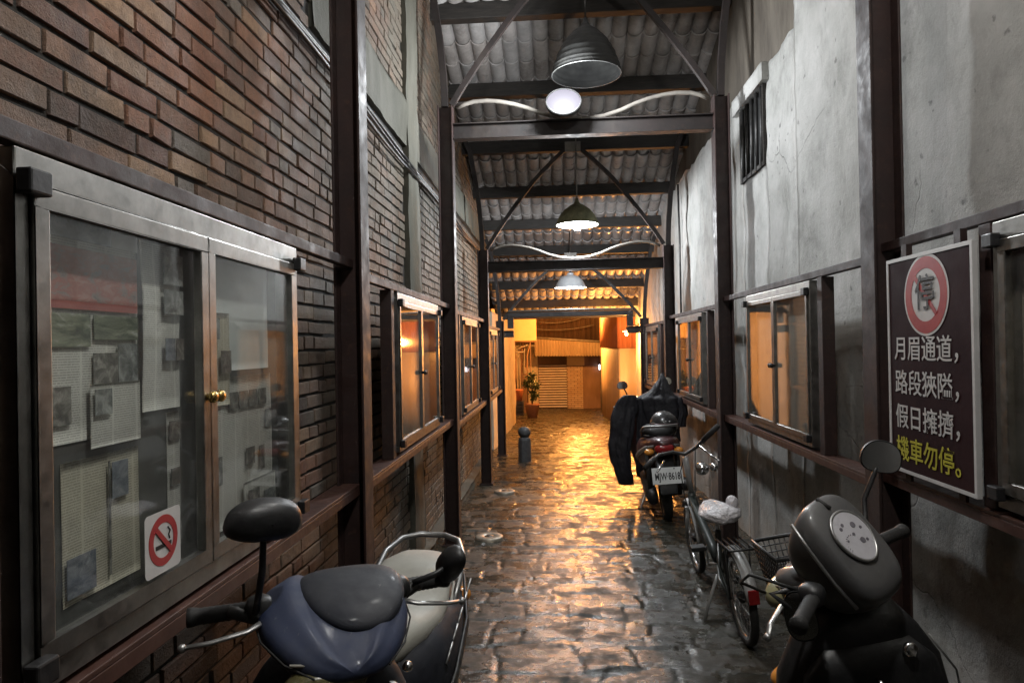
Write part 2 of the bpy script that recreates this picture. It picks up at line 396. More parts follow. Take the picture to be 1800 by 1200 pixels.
# openings: one barred window
BW = (4.98, 5.62, 1.26, 1.84)
rough_slab('plaster_face', M['plaster'], pw, -5.5, 4.36, -1.75, 4.6, WR, .06, -1, .04, .012, 51)
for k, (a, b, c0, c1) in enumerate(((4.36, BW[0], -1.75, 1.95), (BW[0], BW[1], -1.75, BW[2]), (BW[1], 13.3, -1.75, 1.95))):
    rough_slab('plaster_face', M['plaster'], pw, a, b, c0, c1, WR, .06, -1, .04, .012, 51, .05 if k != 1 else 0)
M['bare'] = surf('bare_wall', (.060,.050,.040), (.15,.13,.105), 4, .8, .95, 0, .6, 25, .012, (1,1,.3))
m = MB(); m.box(WR+.05, WR+.30, -5.5, 13.4, -1.95, 5.3); m.build('wall_core', M['bare'], pw)  # dark brown core, uncovered above the plaster faces
bwn = empty('barred_window', (WR, (BW[0]+BW[1])/2, BW[2]), label='small barred window with a pale lintel high in the plaster wall', cat='window')
m = MB(); m.box(WR+.035, WR+.048, BW[0]+.0, BW[1], BW[2], BW[3]); m.build('dark_recess', M['black'], bwn)  # black sheet stands for the shade inside the window opening
rough_slab('lintel', M['plaster'], bwn, BW[0]-.06, BW[1]+.12, BW[3]+.003, BW[3]+.13, WR-.045, .05, -1, .03, .008, 77)
for i in range(5):
    y = BW[0]+.07+i*.125; m = MB(); m.tube([(WR-.012, y, BW[2]), (WR-.012, y, BW[3])], .014, 8); m.build('bar', M['darkmetal'], bwn)
m = MB()
for y in (BW[0]+.004, BW[1]-.03): m.box(WR-.02, WR+.034, y, y+.026, BW[2]+.03, BW[3])
m.box(WR-.02, WR+.034, BW[0]+.004, BW[1]-.004, BW[2], BW[2]+.03); m.build('frame', M['wood'], bwn)
# electrical conduit standing on the plaster wall beside frame 2
for nm, y, r, lab in (('conduit_pipe', 5.95, .018, 'grey conduit pipe running down the plaster wall by the barred window'), ('conduit_pipe', 8.3, .012, 'thin dark conduit on the plaster wall farther down the passage')):
    tag(MB().tube([(WR-.03, y, -.5), (WR-.03, y, 1.2), (WR-.035, y+.02, 1.9)], r, 8).build(nm, M['darkmetal']), lab, 'conduit', 'conduits on the plaster wall')

# ================================================================ roof
t = NT("roof_tile")
c = t.ramp(t.attr("tile"), [(0,(.30,.28,.27)), (.35,(.43,.39,.37)), (.7,(.54,.52,.51)), (1,(.37,.36,.36))])
c = t.mix(t.ramp(t.noise(3.2, 8, .7), [(.4, 0.), (.72, .7)]), c, (.12,.11,.10))
c = t.mix(t.ramp(t.noise(30, 5, .7), [(.45, 0.), (.8, .5)]), c, (.60,.56,.54))
t.set(**{"Base Color": c, "Roughness": t.ramp(t.noise(7,4), [(.3,.22),(.7,.55)])}); t.bump(t.noise(50, 6, .7), .4, .006)
M['tile'] = t.m
roof = empty('tiled_roof', (XC, 7, roof_z(7)), label='sloping roof of rounded tiles on dark timber purlins over the passage', cat='roof')
PURL = [1.9, 3.0, 4.05, 5.08, 6.09, 7.11, 8.08, 9.06, 9.92, 10.75, 11.35, 12.05, 12.92, 13.5]
V = []; F = []; A = []; per = .150; seg = 10; rr = random.Random(9)
ncol = int((WR-WL+.3)/per)+1
y = .6
while y < 13.7:
    y1 = y+.30; base0 = roof_z(y)+.12-.024+rr.uniform(-.003,.003); base1 = roof_z(y1)+.12
    for cidx in range(ncol):
        x0 = WL-.15+cidx*per; j = rr.uniform(-.006,.006); jy = rr.uniform(-.012,.012); n = len(V); col = rr.random()
        for (yy, zb) in ((y+jy, base0+j), (y1, base1+j*.5)):
            for lay in (0, .012):
                for k in range(seg+1):
                    u = k/seg*2-1; uu = min(1, abs(u)/.86)
                    dz = -.044*math.sqrt(max(0, 1-uu*uu)) if abs(u) < .86 else .010
                    V.append((x0+per*k/seg, yy, zb+dz+lay))
        s1 = seg+1
        for k in range(seg):
            a, b, c2, d = n+k, n+s1+k, n+2*s1+k, n+3*s1+k
            F += [(a, a+1, c2+1, c2), (b, d, d+1, b+1), (a, b, b+1, a+1)]; A += [col]*3
    y += .27
np_mesh('roof_tiles', np.array(V), np.array(F), M['tile'], False, {"tile": ('FACE', A)}, roof)
for y in PURL:
    z = roof_z(y); w = .055 if y < 7.5 else .045
    m = MB(); m.box(WL-.05, WR+.05, y-w, y+w, z-.07, z+.075); m.build('purlin', M['wood'], roof, bevel=.006)
m = MB(); m.add([(WL-.3,.3,roof_z(.3)+.30), (WR+.3,.3,roof_z(.3)+.30), (WR+.3,13.9,roof_z(13.9)+.30), (WL-.3,13.9,roof_z(13.9)+.30),
   (WL-.3,.3,roof_z(.3)+.32), (WR+.3,.3,roof_z(.3)+.32), (WR+.3,13.9,roof_z(13.9)+.32), (WL-.3,13.9,roof_z(13.9)+.32)], [(0,1,2,3),(4,7,6,5),(0,4,5,1),(1,5,6,2),(2,6,7,3),(3,7,4,0)])
m.build('roof_boarding', M['wood'], roof)  # added cover above the tiles, out of view, keeps sky light out

# ================================================================ steel frames
ORD = ('first', 'second', 'third', 'last')
def h_post(m, xa, xb, y, z0, z1, tk=.010, dy=.12):
    m.box(xa, xa+tk, y, y+dy, z0, z1); m.box(xb-tk, xb, y, y+dy, z0, z1); m.box(xa+tk, xb-tk, y+dy/2-.005, y+dy/2+.005, z0, z1)
def mir(p): return (2*XC-p[0], p[1], p[2])
def steel_frame(i):
    y = FY[i]; tz = TIE[i]; zf = floor_z(y)-.03
    lab = ('tall brown steel portal frame nearest the camera, its posts cut off by the top edge', 'brown steel frame with the large dark lamp hanging above its beam',
           'brown steel frame with pointed arch above, where the olive lamp hangs', 'farthest brown steel frame, its beam cranked upward over the exit')[i]
    r = empty('steel_frame', (XC, y+.06, floor_z(y)), label=lab, cat='steel frame', group='steel frames across the passage')
    for s in (-1, 1):
        m = MB()
        xa, xb = (XL-.118, XL) if s < 0 else (XR, XR+.118)
        h_post(m, xa, xb, y, zf, tz+.20)
        m.box(xa-.02, xb+.02, y-.02, y+.14, zf, zf+.045)
        m.build('post', M['steel'], r, bevel=.002)
    m = MB()
    def ibeam(x0, x1, zc, hh=.062):
        m.box(x0, x1, y+.02, y+.11, zc+hh-.010, zc+hh); m.box(x0, x1, y+.02, y+.11, zc-hh, zc-hh+.010); m.box(x0, x1, y+.058, y+.068, zc-hh+.010, zc+hh-.010)
    if i < 3: ibeam(XL+.001, XR-.001, tz)
    else:
        ibeam(XL+.001, XL+.145, tz, .05); ibeam(XR-.195, XR-.001, tz+.03, .05)
        for xa in (XL+.055, XR-.195): m.box(xa, xa+.09, y+.03, y+.10, tz+.083, tz+.245)
        m.box(XL+.055, XR-.105, y+.02, y+.11, tz+.246, tz+.315)
    m.build('tie_beam', M['beam'], r, bevel=.002)
    if i == 0: return r
    rise = 1.0 if i < 3 else .80
    A = [(-.80,.215),(-.70,.37),(-.60,.515),(-.492,.662),(-.36,.835),(-.235,.99),(-.13,1.10),(-.021,1.206),(.10,1.315),(XC,1.405)]
    for s in (-1, 1):
        pts = [(x, y+.06+.0*s, tz+.215+(dz-.215)*rise) for x, dz in A]
        if s > 0: pts = [mir(p) for p in pts]
        MB().tube(pts, .030, 4, smooth=False, up=(0,1,0)).build('arch_brace', M['beam'], r)
    m = MB(); ap = tz+.215+1.19*rise
    m.box(XC-.09, XC+.09, y+.035, y+.042, ap-.10, ap+.02); m.build('apex_plate', M['pipe'], r)
    B = [(-.852,.20),(-.852,.26),(-.860,.455),(-.885,.75),(-.925,1.05),(-.97,1.32),(-1.035,1.50)]
    for s in (-1, 1):
        pts = [(x, y+.06, tz+dz*(1 if i < 3 else .95)) for x, dz in B]
        if s > 0: pts = [mir(p) for p in pts]
        MB().tube(pts, .036, 4, smooth=False, up=(0,1,0)).build('outer_strut', M['beam'], r)
    Wg = [(-.765,.190),(-.70,.222),(-.628,.240),(-.516,.243),(-.42,.232),(-.30,.205),(-.20,.172),(-.09,.125),(.05,.085),(.16,.073),(XC-.002,.073)]
    if i < 3:
        for s in (-1, 1):
            pts = [(x, y+.10, tz+dz+.012) for x, dz in Wg]
            if s > 0: pts = [mir(p) for p in pts]
            MB().tube(pts, .017, 10).build('curved_pipe', M['pipe'], r)
    else:
        MB().tube([(XL+.07, y+.01, tz+.335), (XC, y+.01, tz+.345), (XR-.11, y+.01, tz+.335)], .014, 8).build('straight_pipe', M['pipe'], r)
    return r
for i in range(4): steel_frame(i)
# ================================================================ rails between the posts
UL = [.367, .333, .309, .2535]; LL = [-.560, -.572, -.630, -.645]
UR = [.375, .343, .304, .268];  LR = [-.515, -.562, -.572, -.60]
BAY = [(.25, FY[0]+.053), (FY[0]+.066, FY[1]+.053), (FY[1]+.066, FY[2]+.053), (FY[2]+.066, FY[3]+.053)]
CASE_L = [(1.01,2.165), (3.565,4.80), (6.03,7.19), (8.43,9.60)]
CASE_R = [(.90,2.085), (3.54,4.70), (6.12,7.30), (8.73,9.95)]
STILE_L = [.945, 3.46, 5.87, 8.28]; STILE_R = [2.135, 3.43, 5.95, 8.60]
WH = ('nearest the camera', 'in the second bay', 'in the third bay', 'in the farthest bay')
def rails(i, s):
    xf = XL-.05 if s < 0 else XR+.05         # corridor-side face of the rails
    o = -1 if s < 0 else 1                   # towards the wall
    u, l = (UL[i], LL[i]) if s < 0 else (UR[i], LR[i]); y0, y1 = BAY[i]
    side = 'brick wall' if s < 0 else 'plaster wall'
    r = empty('rail_frame', (xf, (y0+y1)/2, floor_z((y0+y1)/2)), label='brown steel rails holding the notice case along the %s %s' % (side, WH[i]), cat='rail frame', group='rails between the posts')
    m = MB(); m.box(xf, xf+o*.034, y0, y1, u-.036, u); m.build('upper_rail', M['steel'], r, bevel=.003)
    m = MB(); m.box(xf-o*.012, xf+o*.085, y0, y1, l-.012, l); m.box(xf-o*.012, xf+o*.004, y0, y1, l-.047, l-.0125); m.build('ledge', M['ledge'], r, bevel=.002)
    ys = STILE_L[i] if s < 0 else STILE_R[i]
    m = MB(); m.box(xf+o*.002, xf+o*.062, ys-.03, ys+.03, l+.001, u-.037); m.build('stile', M['steel'], r, bevel=.003)
    return r
for i in range(4):
    for s in (-1, 1): rails(i, s)

# ================================================================ notice cases
t = NT("case_glass")
ge = t.n("ShaderNodeNewGeometry"); dp = t.n("ShaderNodeVectorMath", operation='DOT_PRODUCT')
t.l(ge.outputs["Normal"], dp.inputs[0]); t.l(ge.outputs["Incoming"], dp.inputs[1])
om = t.math('SUBTRACT', 1.0, t.math('ABSOLUTE', dp.outputs["Value"]))
refl = t.math('ADD', t.math('MULTIPLY', t.math('POWER', om, 3.7), .95), .045)
tr = t.n("ShaderNodeBsdfTransparent"); tr.inputs[0].default_value = (.97,.98,.97,1)
gl = t.n("ShaderNodeBsdfGlossy"); gl.inputs["Roughness"].default_value = .035
df = t.n("ShaderNodeBsdfDiffuse"); df.inputs[0].default_value = (.55,.56,.54,1)
m1 = t.n("ShaderNodeMixShader"); m2 = t.n("ShaderNodeMixShader")
dust = t.math('MULTIPLY', t.ramp(t.noise(9, 8, .7, t.map((1,1,.5))), [(.35, .2), (.75, 1.)]), .05)
t.l(dust, m1.inputs[0]); t.l(tr.outputs[0], m1.inputs[1]); t.l(df.outputs[0], m1.inputs[2])
fac = refl
t.l(fac, m2.inputs[0]); t.l(m1.outputs[0], m2.inputs[1]); t.l(gl.outputs[0], m2.inputs[2]); t.l(m2.outputs[0], t.out.inputs[0])
bn = t.n("ShaderNodeBump"); bn.inputs["Strength"].default_value = .04; bn.inputs["Distance"].default_value = .01
t.l(t.noise(3.5, 2, .5), bn.inputs["Height"]); t.l(bn.outputs[0], gl.inputs["Normal"])
M['glass'] = t.m
M['board'] = surf('dark_pin_board', (.050,.052,.050), (.085,.085,.080), 12, .8, .95)
M['board_pale'] = surf('pale_backing_board', (.32,.27,.22), (.46,.40,.33), 4, .7, .9, 0, .1, 40, .003, (1,1,.3))
CLAMP = []
def notice_case(i, s, y0, y1, z0, z1, label):
    xf = -.835 if s < 0 else 1.272; o = -1 if s < 0 else 1; D = .075
    pale = not (i == 0 and s < 0)
    r = empty('notice_case', (xf, (y0+y1)/2, z0), label=label, cat='notice case', group='glazed notice cases on both walls')
    def bx(m, a, b, c, d, da, db): m.box(xf+o*da, xf+o*db, a, b, c, d)
    al = M['alu'] if i < 2 else M['alu_dirty']
    m = MB(); bx(m, y0+.004, y1-.004, z0+.004, z1-.004, D-.008, D); m.build('back_panel', M['board_pale'] if pale else M['board'], r)
    wd = .040 if i == 0 else .030; m = MB(); th = .050 if i == 0 else .040; wo = .028 if i == 0 else .020
    bx(m, y0, y1, z1-th, z1, .004, D-.009); bx(m, y0, y1, z0, z0+wd, .004, D-.009)
    bx(m, y0, y0+wo, z0+wd, z1-th, .004, D-.009); bx(m, y1-wo, y1, z0+wd, z1-th, .004, D-.009)
    m.build('outer_frame', al, r, bevel=.003)
    ym = (y0+y1)/2; fw = .036 if i == 0 else .025
    for k, (a, b) in enumerate(((y0+wo+.004, ym-.002), (ym+.002, y1-wo-.004))):
        d0, d1 = -.004, .018; c, d = z0+wd+.004, z1-th-.004
        m = MB(); bx(m, a, b, d-fw, d, d0, d1); bx(m, a, b, c, c+fw, d0, d1); bx(m, a, a+fw*.9, c+fw, d-fw, d0, d1); bx(m, b-fw*.9, b, c+fw, d-fw, d0, d1)
        dr = m.build('door', al, r, bevel=.003)
        m = MB(); bx(m, a+fw*.9-.004, b-fw*.9+.004, c+fw-.004, d-fw+.004, .006, .010); m.build('pane', M['glass'], dr)
        zk = z0+(z1-z0)*.47 if i else -.109
        yk = ym-.018 if k == 0 else ym+.018
        Mr = Matrix.Rotation(PI/2*(1 if s < 0 else -1), 4, 'Y')
        m = MB(); m.lathe([(0,-.004),(.008,-.004),(.008,.012),(.014,.014),(.015,.022),(.010,.028),(0,.029)], (xf-o*.0, yk, zk), 14, Mr); m.build('knob', M['brass'] if i == 0 else M['black'], dr)
    for (a, zz) in ((y0+.02, z1-.055), (y1-.02, z1-.055), (y0+.02, z0+.045), (y1-.02, z0+.045)):
        m = MB(); bx(m, a-.024, a+.024, zz-.020, zz+.020, -.026, .001); m.build('corner_clamp', M['black'], r, bevel=.004)
    return r
LAB_L = ['large aluminium notice case full of pinned newspapers with a no smoking sticker on its glass', 'notice case on the brick wall between the first and second frames, glass glowing orange',
         'small notice case on the brick wall between the second and third frames', 'farthest notice case on the brick wall beside the exit']
LAB_R = ['notice case at the right edge of the photo beside the no parking sign', 'two door notice case on the plaster wall between the no parking sign and the bicycle',
         'notice case on the plaster wall behind the scooter with the raincoat', 'farthest notice case on the plaster wall beside the exit']
for i in range(4):
    notice_case(i, -1, *CASE_L[i], LL[i]+.016 if i else -.548, UL[i]-.040, LAB_L[i])
    notice_case(i, 1, *CASE_R[i], LR[i]+.018, UR[i]-.042, LAB_R[i])

# ---------------------------------------------------------------- papers pinned in the near case
def newsprint(name, paper, ink, lines=210, cols=(1,1,1)):
    t = NT(name)
    sp = t.n("ShaderNodeSeparateXYZ"); t.l(t.tc.outputs["Object"], sp.inputs[0])
    ln = t.math('FRACT', t.math('MULTIPLY', sp.outputs[2], lines))
    on = t.math('GREATER_THAN', ln, .45)
    wd = t.n("ShaderNodeTexNoise"); wd.inputs["Scale"].default_value = 1; wd.inputs["Detail"].default_value = 2
    q = t.n("ShaderNodeCombineXYZ"); t.l(t.math('MULTIPLY', sp.outputs[1], 320.), q.inputs[0]); t.l(t.math('FLOOR', t.math('MULTIPLY', sp.outputs[2], lines)), q.inputs[1]); t.l(q.outputs[0], wd.inputs["Vector"])
    w = t.math('GREATER_THAN', wd.outputs[0], .44)
    gap = t.math('GREATER_THAN', t.math('FRACT', t.math('MULTIPLY', sp.outputs[1], 13.)), .08)
    ink_f = t.math('MULTIPLY', t.math('MULTIPLY', t.math('MULTIPLY', on, w), gap), .45)
    pc = t.mix(t.noise(7, 6, .6), paper, tuple(v*.8 for v in paper))
    t.set(**{"Base Color": t.mix(ink_f, pc, ink), "Roughness": .8}); t.bump(t.noise(14, 4, .5), .3, .02)
    return t.m
M['news'] = newsprint('newsprint', (.72,.71,.66), (.06,.06,.06))
M['news2'] = newsprint('newsprint_yellowed', (.66,.62,.50), (.07,.06,.05), 190)
M['paper'] = surf('white_poster_paper', (.70,.70,.67), (.78,.78,.75), 6, .7, .85, 0, .2, 12, .01)
def photo(name, stops, scale=18, stretch=(1,1,1), dist=.6):
    t = NT(name); t.set(**{"Base Color": t.ramp(t.noise(scale, 8, .68, t.map(stretch), dist), stops), "Roughness": .55}); return t.m
M['ph_blue'] = photo('blue_hills_photo', [(.3,(.05,.06,.08)), (.45,(.14,.16,.20)), (.6,(.28,.30,.33)), (.72,(.5,.51,.52))], 22, (1,1,1.6))
M['ph_red'] = photo('red_brick_photo', [(.3,(.10,.085,.085)), (.40,(.26,.20,.19)), (.50,(.34,.12,.10)), (.60,(.40,.22,.19)), (.70,(.24,.23,.23))], 20, (1,1,2))
M['ph_green'] = photo('green_field_photo', [(.3,(.035,.045,.04)), (.42,(.10,.12,.09)), (.55,(.24,.26,.19)), (.68,(.50,.51,.49))], 20, (1,.6,2.2))
M['ph_grey'] = photo('grey_photo', [(.3,(.04,.044,.044)), (.46,(.15,.16,.16)), (.62,(.36,.38,.37)), (.76,(.6,.6,.58))], 30)
M['ph_dark'] = photo('dark_photo', [(.32,(.03,.03,.03)), (.5,(.12,.115,.105)), (.68,(.36,.35,.32))], 34)
M['red_ink'] = surf('red_band', (.28,.06,.05), (.36,.10,.08), 9, .6)
XB = -.9015                      # face the papers lie on (board front at -.902)
def sheet(name, y0, y1, z0, z1, mat, parent=None, lift=.002, curl=.010, seed=1, n=14):
    Y, Z = np.meshgrid(np.linspace(y0,y1,n), np.linspace(z0,z1,n))
    u = (Y-y0)/(y1-y0)*2-1; v = (Z-z0)/(z1-z0)*2-1
    X = XB+lift + curl*(.5*np.clip(np.abs(u)-.7, 0, 1)**1.5*2 + .25*(vnoise(Y*9, Z*9, seed)+1)) + .0004
    if curl == 0: X = np.full_like(Y, XB+lift)
    Vv = np.stack([X, Y, Z], -1).reshape(-1,3); idx = np.arange(n*n).reshape(n,n)
    F = np.stack([idx[:-1,:-1], idx[:-1,1:], idx[1:,1:], idx[1:,:-1]], -1).reshape(-1,4)
    V2 = Vv.copy(); V2[:,0] -= .0008; k = n*n
    ring = np.array(list(idx[0,:]) + list(idx[1:,-1]) + list(idx[-1,-2::-1]) + list(idx[-2:0:-1,0])); nx = np.roll(ring, -1)
    return np_mesh(name, np.concatenate([Vv,V2]), np.concatenate([F, F[:,::-1]+k, np.stack([ring,nx,nx+k,ring+k],-1)]), mat, True, None, parent)
def pic(name, y0, y1, z0, z1, mat, parent, lift=.012):
    m = MB(); m.box(XB+lift, XB+lift+.0012, y0, y1, z0, z1); return m.build(name, mat, parent)
p = sheet('poster', 1.125, 1.408, -.165, .262, M['news'], None, .0, .006, 4); tag(p, 'large poster with red brick building picture, leftmost paper in the near case', 'poster')
for a in ((1.13,1.32,.212,.258,'ph_blue'), (1.322,1.405,.212,.245,'paper'), (1.132,1.402,.098,.197,'ph_red'), (1.132,1.402,.082,.0975,'red_ink'), (1.134,1.255,.012,.074,'ph_green'), (1.265,1.402,.026,.074,'ph_green'), (1.262,1.335,-.075,.0,'ph_dark'), (1.337,1.400,-.072,.018,'ph_grey'), (1.14,1.20,-.13,-.06,'ph_dark')):
    pic('picture', *a[:4], M[a[4]], p, .007)
p = sheet('newspaper_page', 1.414, 1.558, -.13, .242, M['news'], None, .004, .016, 8); tag(p, 'tall curling newspaper column beside the poster, with small blue grey pictures', 'newspaper', 'newspapers pinned in the near case')
for a in ((1.476,1.556,.152,.222,'ph_grey'), (1.478,1.556,.085,.140,'ph_grey'), (1.482,1.520,-.02,.03,'ph_blue'), (1.524,1.556,-.02,.03,'ph_dark')): pic('picture', *a[:4], M[a[4]], p, .022)
p = sheet('newspaper_page', 1.178, 1.406, -.462, -.200, M['news2'], None, .0, .006, 12); tag(p, 'yellowed newspaper sheet with a small waterfall picture on the dark lower board', 'newspaper', 'newspapers pinned in the near case')
for a in ((1.311,1.362,-.292,-.219,'ph_blue'), (1.182,1.26,-.448,-.375,'ph_blue'), (1.30,1.306,-.44,-.215,'ph_dark')): pic('picture', *a[:4], M[a[4]], p, .008)
p = sheet('newspaper_page', 1.512, 1.565, -.455, -.140, M['news'], None, .0, .006, 15); tag(p, 'narrow newspaper strip by the centre of the near case, below the column', 'newspaper', 'newspapers pinned in the near case')
for a in ((1.516,1.560,-.205,-.160,'ph_dark'), (1.520,1.560,-.31,-.27,'ph_dark'), (1.520,1.560,-.44,-.40,'ph_grey')): pic('picture', *a[:4], M[a[4]], p, .008)
p = sheet('newspaper_page', 1.640, 2.085, -.480, -.072, M['news'], None, .0, .007, 19); tag(p, 'wide newspaper spread with four portraits in a row, right in the near case', 'newspaper', 'newspapers pinned in the near case')
for k in range(4): pic('picture', 1.80+k*.062, 1.853+k*.062, -.163+.0*k, -.115, M['ph_dark'], p, .008)
for a in ((1.665,1.735,-.235,-.15,'ph_dark'), (2.03,2.075,-.235,-.18,'ph_grey'), (1.90,1.955,-.33,-.28,'ph_dark'), (1.985,2.02,-.355,-.285,'ph_dark'), (1.66,1.76,-.355,-.28,'ph_grey'), (1.90,2.04,-.405,-.375,'paper')): pic('picture', *a[:4], M[a[4]], p, .008)
p = sheet('notice_sheet', 1.655, 2.07, -.055, .258, surf('pale_notice', (.52,.54,.53), (.64,.66,.65), 5, .6, .8, 0, .15, 12, .01), None, .0, .006, 23); tag(p, 'pale grey blank sheet filling the upper right of the near case', 'notice')  # made-up sheet: the wall's reflection in the glass as a pale colour

p = sheet('newspaper_page', 1.245, 1.40, -.183, -.06, M['news'], None, .010, .006, 31); tag(p, 'small folded newspaper piece overlapping the lower right corner of the poster', 'newspaper', 'newspapers pinned in the near case')
pic('picture', 1.25, 1.30, -.12, -.07, M['ph_grey'], p, .018)
p = sheet('newspaper_page', 1.655, 1.80, -.145, .10, M['news2'], None, .009, .012, 37); tag(p, 'narrow yellowed clipping just right of the brass knobs in the near case', 'newspaper', 'newspapers pinned in the near case')
for a in ((1.665,1.73,.03,.085,'ph_grey'), (1.735,1.79,-.06,.0,'ph_dark')): pic('picture', *a[:4], M[a[4]], p, .022)
p = sheet('newspaper_page', 1.87, 2.085, -.50, -.375, M['news'], None, .009, .008, 41); tag(p, 'newspaper strip along the lower right corner of the near case', 'newspaper', 'newspapers pinned in the near case')
for a in ((1.89,1.96,-.46,-.40,'ph_dark'), (1.99,2.07,-.47,-.42,'ph_grey')): pic('picture', *a[:4], M[a[4]], p, .018)
# ================================================================ text helper
def text_mesh(name, s, size, M4, mat, parent, bold=0.0, depth=.0008, align='CENTER'):
    cu = bpy.data.curves.new(name, 'FONT'); cu.body = s; cu.size = size; cu.align_x = align; cu.align_y = 'CENTER'
    cu.offset = bold; cu.extrude = depth; cu.resolution_u = 2
    o = bpy.data.objects.new(name, cu); COL.objects.link(o)
    bpy.context.view_layer.update()
    me = bpy.data.meshes.new_from_object(o.evaluated_get(bpy.context.evaluated_depsgraph_get()))
    bpy.data.objects.remove(o); bpy.data.curves.remove(cu)
    me.transform(M4); me.materials.clear(); me.materials.append(mat); me.name = name
    ob = bpy.data.objects.new(name, me); COL.objects.link(ob); adopt(ob, parent)
    return ob
def frame_M(origin, right, up):
    r = Vector(right).normalized(); u = Vector(up).normalized(); n = r.cross(u)
    m = Matrix.Identity(4)
    for i in range(3): m[i][0], m[i][1], m[i][2], m[i][3] = r[i], u[i], n[i], origin[i]
    return m
def disc_poly(r, n=48, c=(0,0)): return [(c[0]+r*math.cos(2*PI*k/n), c[1]+r*math.sin(2*PI*k/n)) for k in range(n)]
def ring_mesh(m, r0, r1, place, d0, d1, n=64):
    vs = []; fs = []
    for r in (r0, r1):
        for k in range(n):
            a = 2*PI*k/n; vs.append(place(r*math.cos(a), r*math.sin(a), d1))
    for r in (r0, r1):
        for k in range(n):
            a = 2*PI*k/n; vs.append(place(r*math.cos(a), r*math.sin(a), d0))
    for k in range(n):
        q = (k+1) % n
        fs += [(k, q, n+q, n+k), (2*n+k, 3*n+k, 3*n+q, 2*n+q), (k, 2*n+k, 2*n+q, q), (n+k, n+q, 3*n+q, 3*n+k)]
    return m.add(vs, fs)
def round_rect(w, h, r, n=6):
    P = []
    for cx, cy, a0 in ((w/2-r, h/2-r, 0), (-w/2+r, h/2-r, 90), (-w/2+r, -h/2+r, 180), (w/2-r, -h/2+r, 270)):
        for k in range(n+1):
            a = math.radians(a0+90*k/n); P.append((cx+r*math.cos(a), cy+r*math.sin(a)))
    return P
M['sign_white'] = surf('white_vinyl', (.48,.47,.46), (.60,.59,.58), 9, .35, .5)
M['sign_red'] = surf('red_vinyl', (.30,.025,.030), (.38,.045,.045), 9, .35, .5)
M['sign_black'] = surf('black_vinyl', (.012,.012,.012), (.02,.02,.02), 9, .4, .55)
M['sign_maroon'] = surf('maroon_sign_paint', (.019,.0055,.007), (.028,.009,.010), 5, .6, .75, spec=.1)
M['sign_yellow'] = surf('yellow_vinyl', (.42,.38,.03), (.52,.48,.06), 9, .4, .5)
# no smoking sticker on the outside of the near case's glass
def plc(y0, z0, x, s):
    # local (a,b,d): a to the reader's right, b up, d out of the face towards the passage
    return (lambda a, b, d=0: (x - s*d, y0 + (-s)*a*1.0, z0 + b))
stk = empty('no_smoking_sticker', (-.8315, 1.376, -.395), label='white square no smoking sticker with red ring on the near case glass', cat='sticker')
P = lambda a, b, d=0: (-.8285+d, 1.376+a, -.395+b)
m = MB(); m.prism(round_rect(.128, .128, .012), lambda a,b: P(a,b,0), lambda a,b: P(a,b,.001)); m.build('backing', M['sign_white'], stk)
m = MB(); ring_mesh(m, .036, .052, lambda a,b,d: P(a,b+.003,d), .0011, .0018); m.build('red_ring', M['sign_red'], stk)
ca, sa = math.cos(-PI/4), math.sin(-PI/4)
m = MB(); m.prism([(-.037,-.0055),(.037,-.0055),(.037,.0055),(-.037,.0055)], lambda a,b: P(a*ca-b*sa, a*sa+b*ca+.003, .0026), lambda a,b: P(a*ca-b*sa, a*sa+b*ca+.003, .0032)); m.build('red_bar', M['sign_red'], stk)
m = MB(); m.prism([(-.028,-.012),(.012,-.012),(.012,-.004),(-.028,-.004)], lambda a,b: P(a,b,.0012), lambda a,b: P(a,b,.0020)); m.prism([(.015,-.012),(.028,-.012),(.028,-.004),(.015,-.004)], lambda a,b: P(a,b,.0012), lambda a,b: P(a,b,.0020))
m.tube([P(.022,.001,.0016), P(.018,.010,.0016), P(.024,.018,.0016), P(.016,.027,.0016)], .0018, 4); m.build('cigarette', M['sign_black'], stk)

# ================================================================ no parking sign on the right rails
sg = empty('no_parking_sign', (1.25, 2.39, -.49), label='tall maroon no parking sign with white and yellow Chinese lettering and a red ring', cat='sign')
SY0, SY1, SZ0, SZ1 = 2.130, 2.657, -.482, .288; sx = 1.246
SP = lambda a, b, d=0: (sx-d, 2.3935-a, b)            # a to the reader's right (towards the camera)
m = MB(); m.box(sx, sx+.012, SY0, SY1, SZ0, SZ1); m.build('panel', M['sign_maroon'], sg, bevel=.002)
m = MB(); bw_ = .010
for (a,b,c,d) in ((SY0-.003,SY1+.003,SZ1-bw_,SZ1+.003), (SY0-.003,SY1+.003,SZ0-.003,SZ0+bw_), (SY0-.003,SY0+bw_,SZ0+bw_,SZ1-bw_), (SY1-bw_,SY1+.003,SZ0+bw_,SZ1-bw_)): m.box(sx-.003, sx+.013, a, b, c, d)
m.build('white_border', M['sign_white'], sg, bevel=.001)
m = MB(); m.prism(disc_poly(.139, 56), lambda a,b: SP(a,b+.145,.0005), lambda a,b: SP(a,b+.145,.0015)); m.build('white_disc', M['sign_white'], sg)
m = MB(); ring_mesh(m, .090, .130, lambda a,b,d: SP(a,b+.145,d), .0016, .0024); m.build('red_ring', M['sign_red'], sg)
RT = (0,-1,0); UPV = (0,0,1)
def sign_text(name, s, a, z, size, mat, bold, d=.0016, align='CENTER'):
    return text_mesh(name, s, size, frame_M(SP(a, z, d), RT, UPV), mat, sg, bold, .0005, align)
sign_text('ring_character', '停', 0, .145, .128, M['sign_black'], .0010, .0046)
m = MB(); m.prism([(-.093,-.008),(.093,-.008),(.093,.008),(-.093,.008)], lambda a,b: SP(a*ca-b*sa, a*sa+b*ca+.145, .0026), lambda a,b: SP(a*ca-b*sa, a*sa+b*ca+.145, .0036)); m.build('red_bar', M['sign_red'], sg)
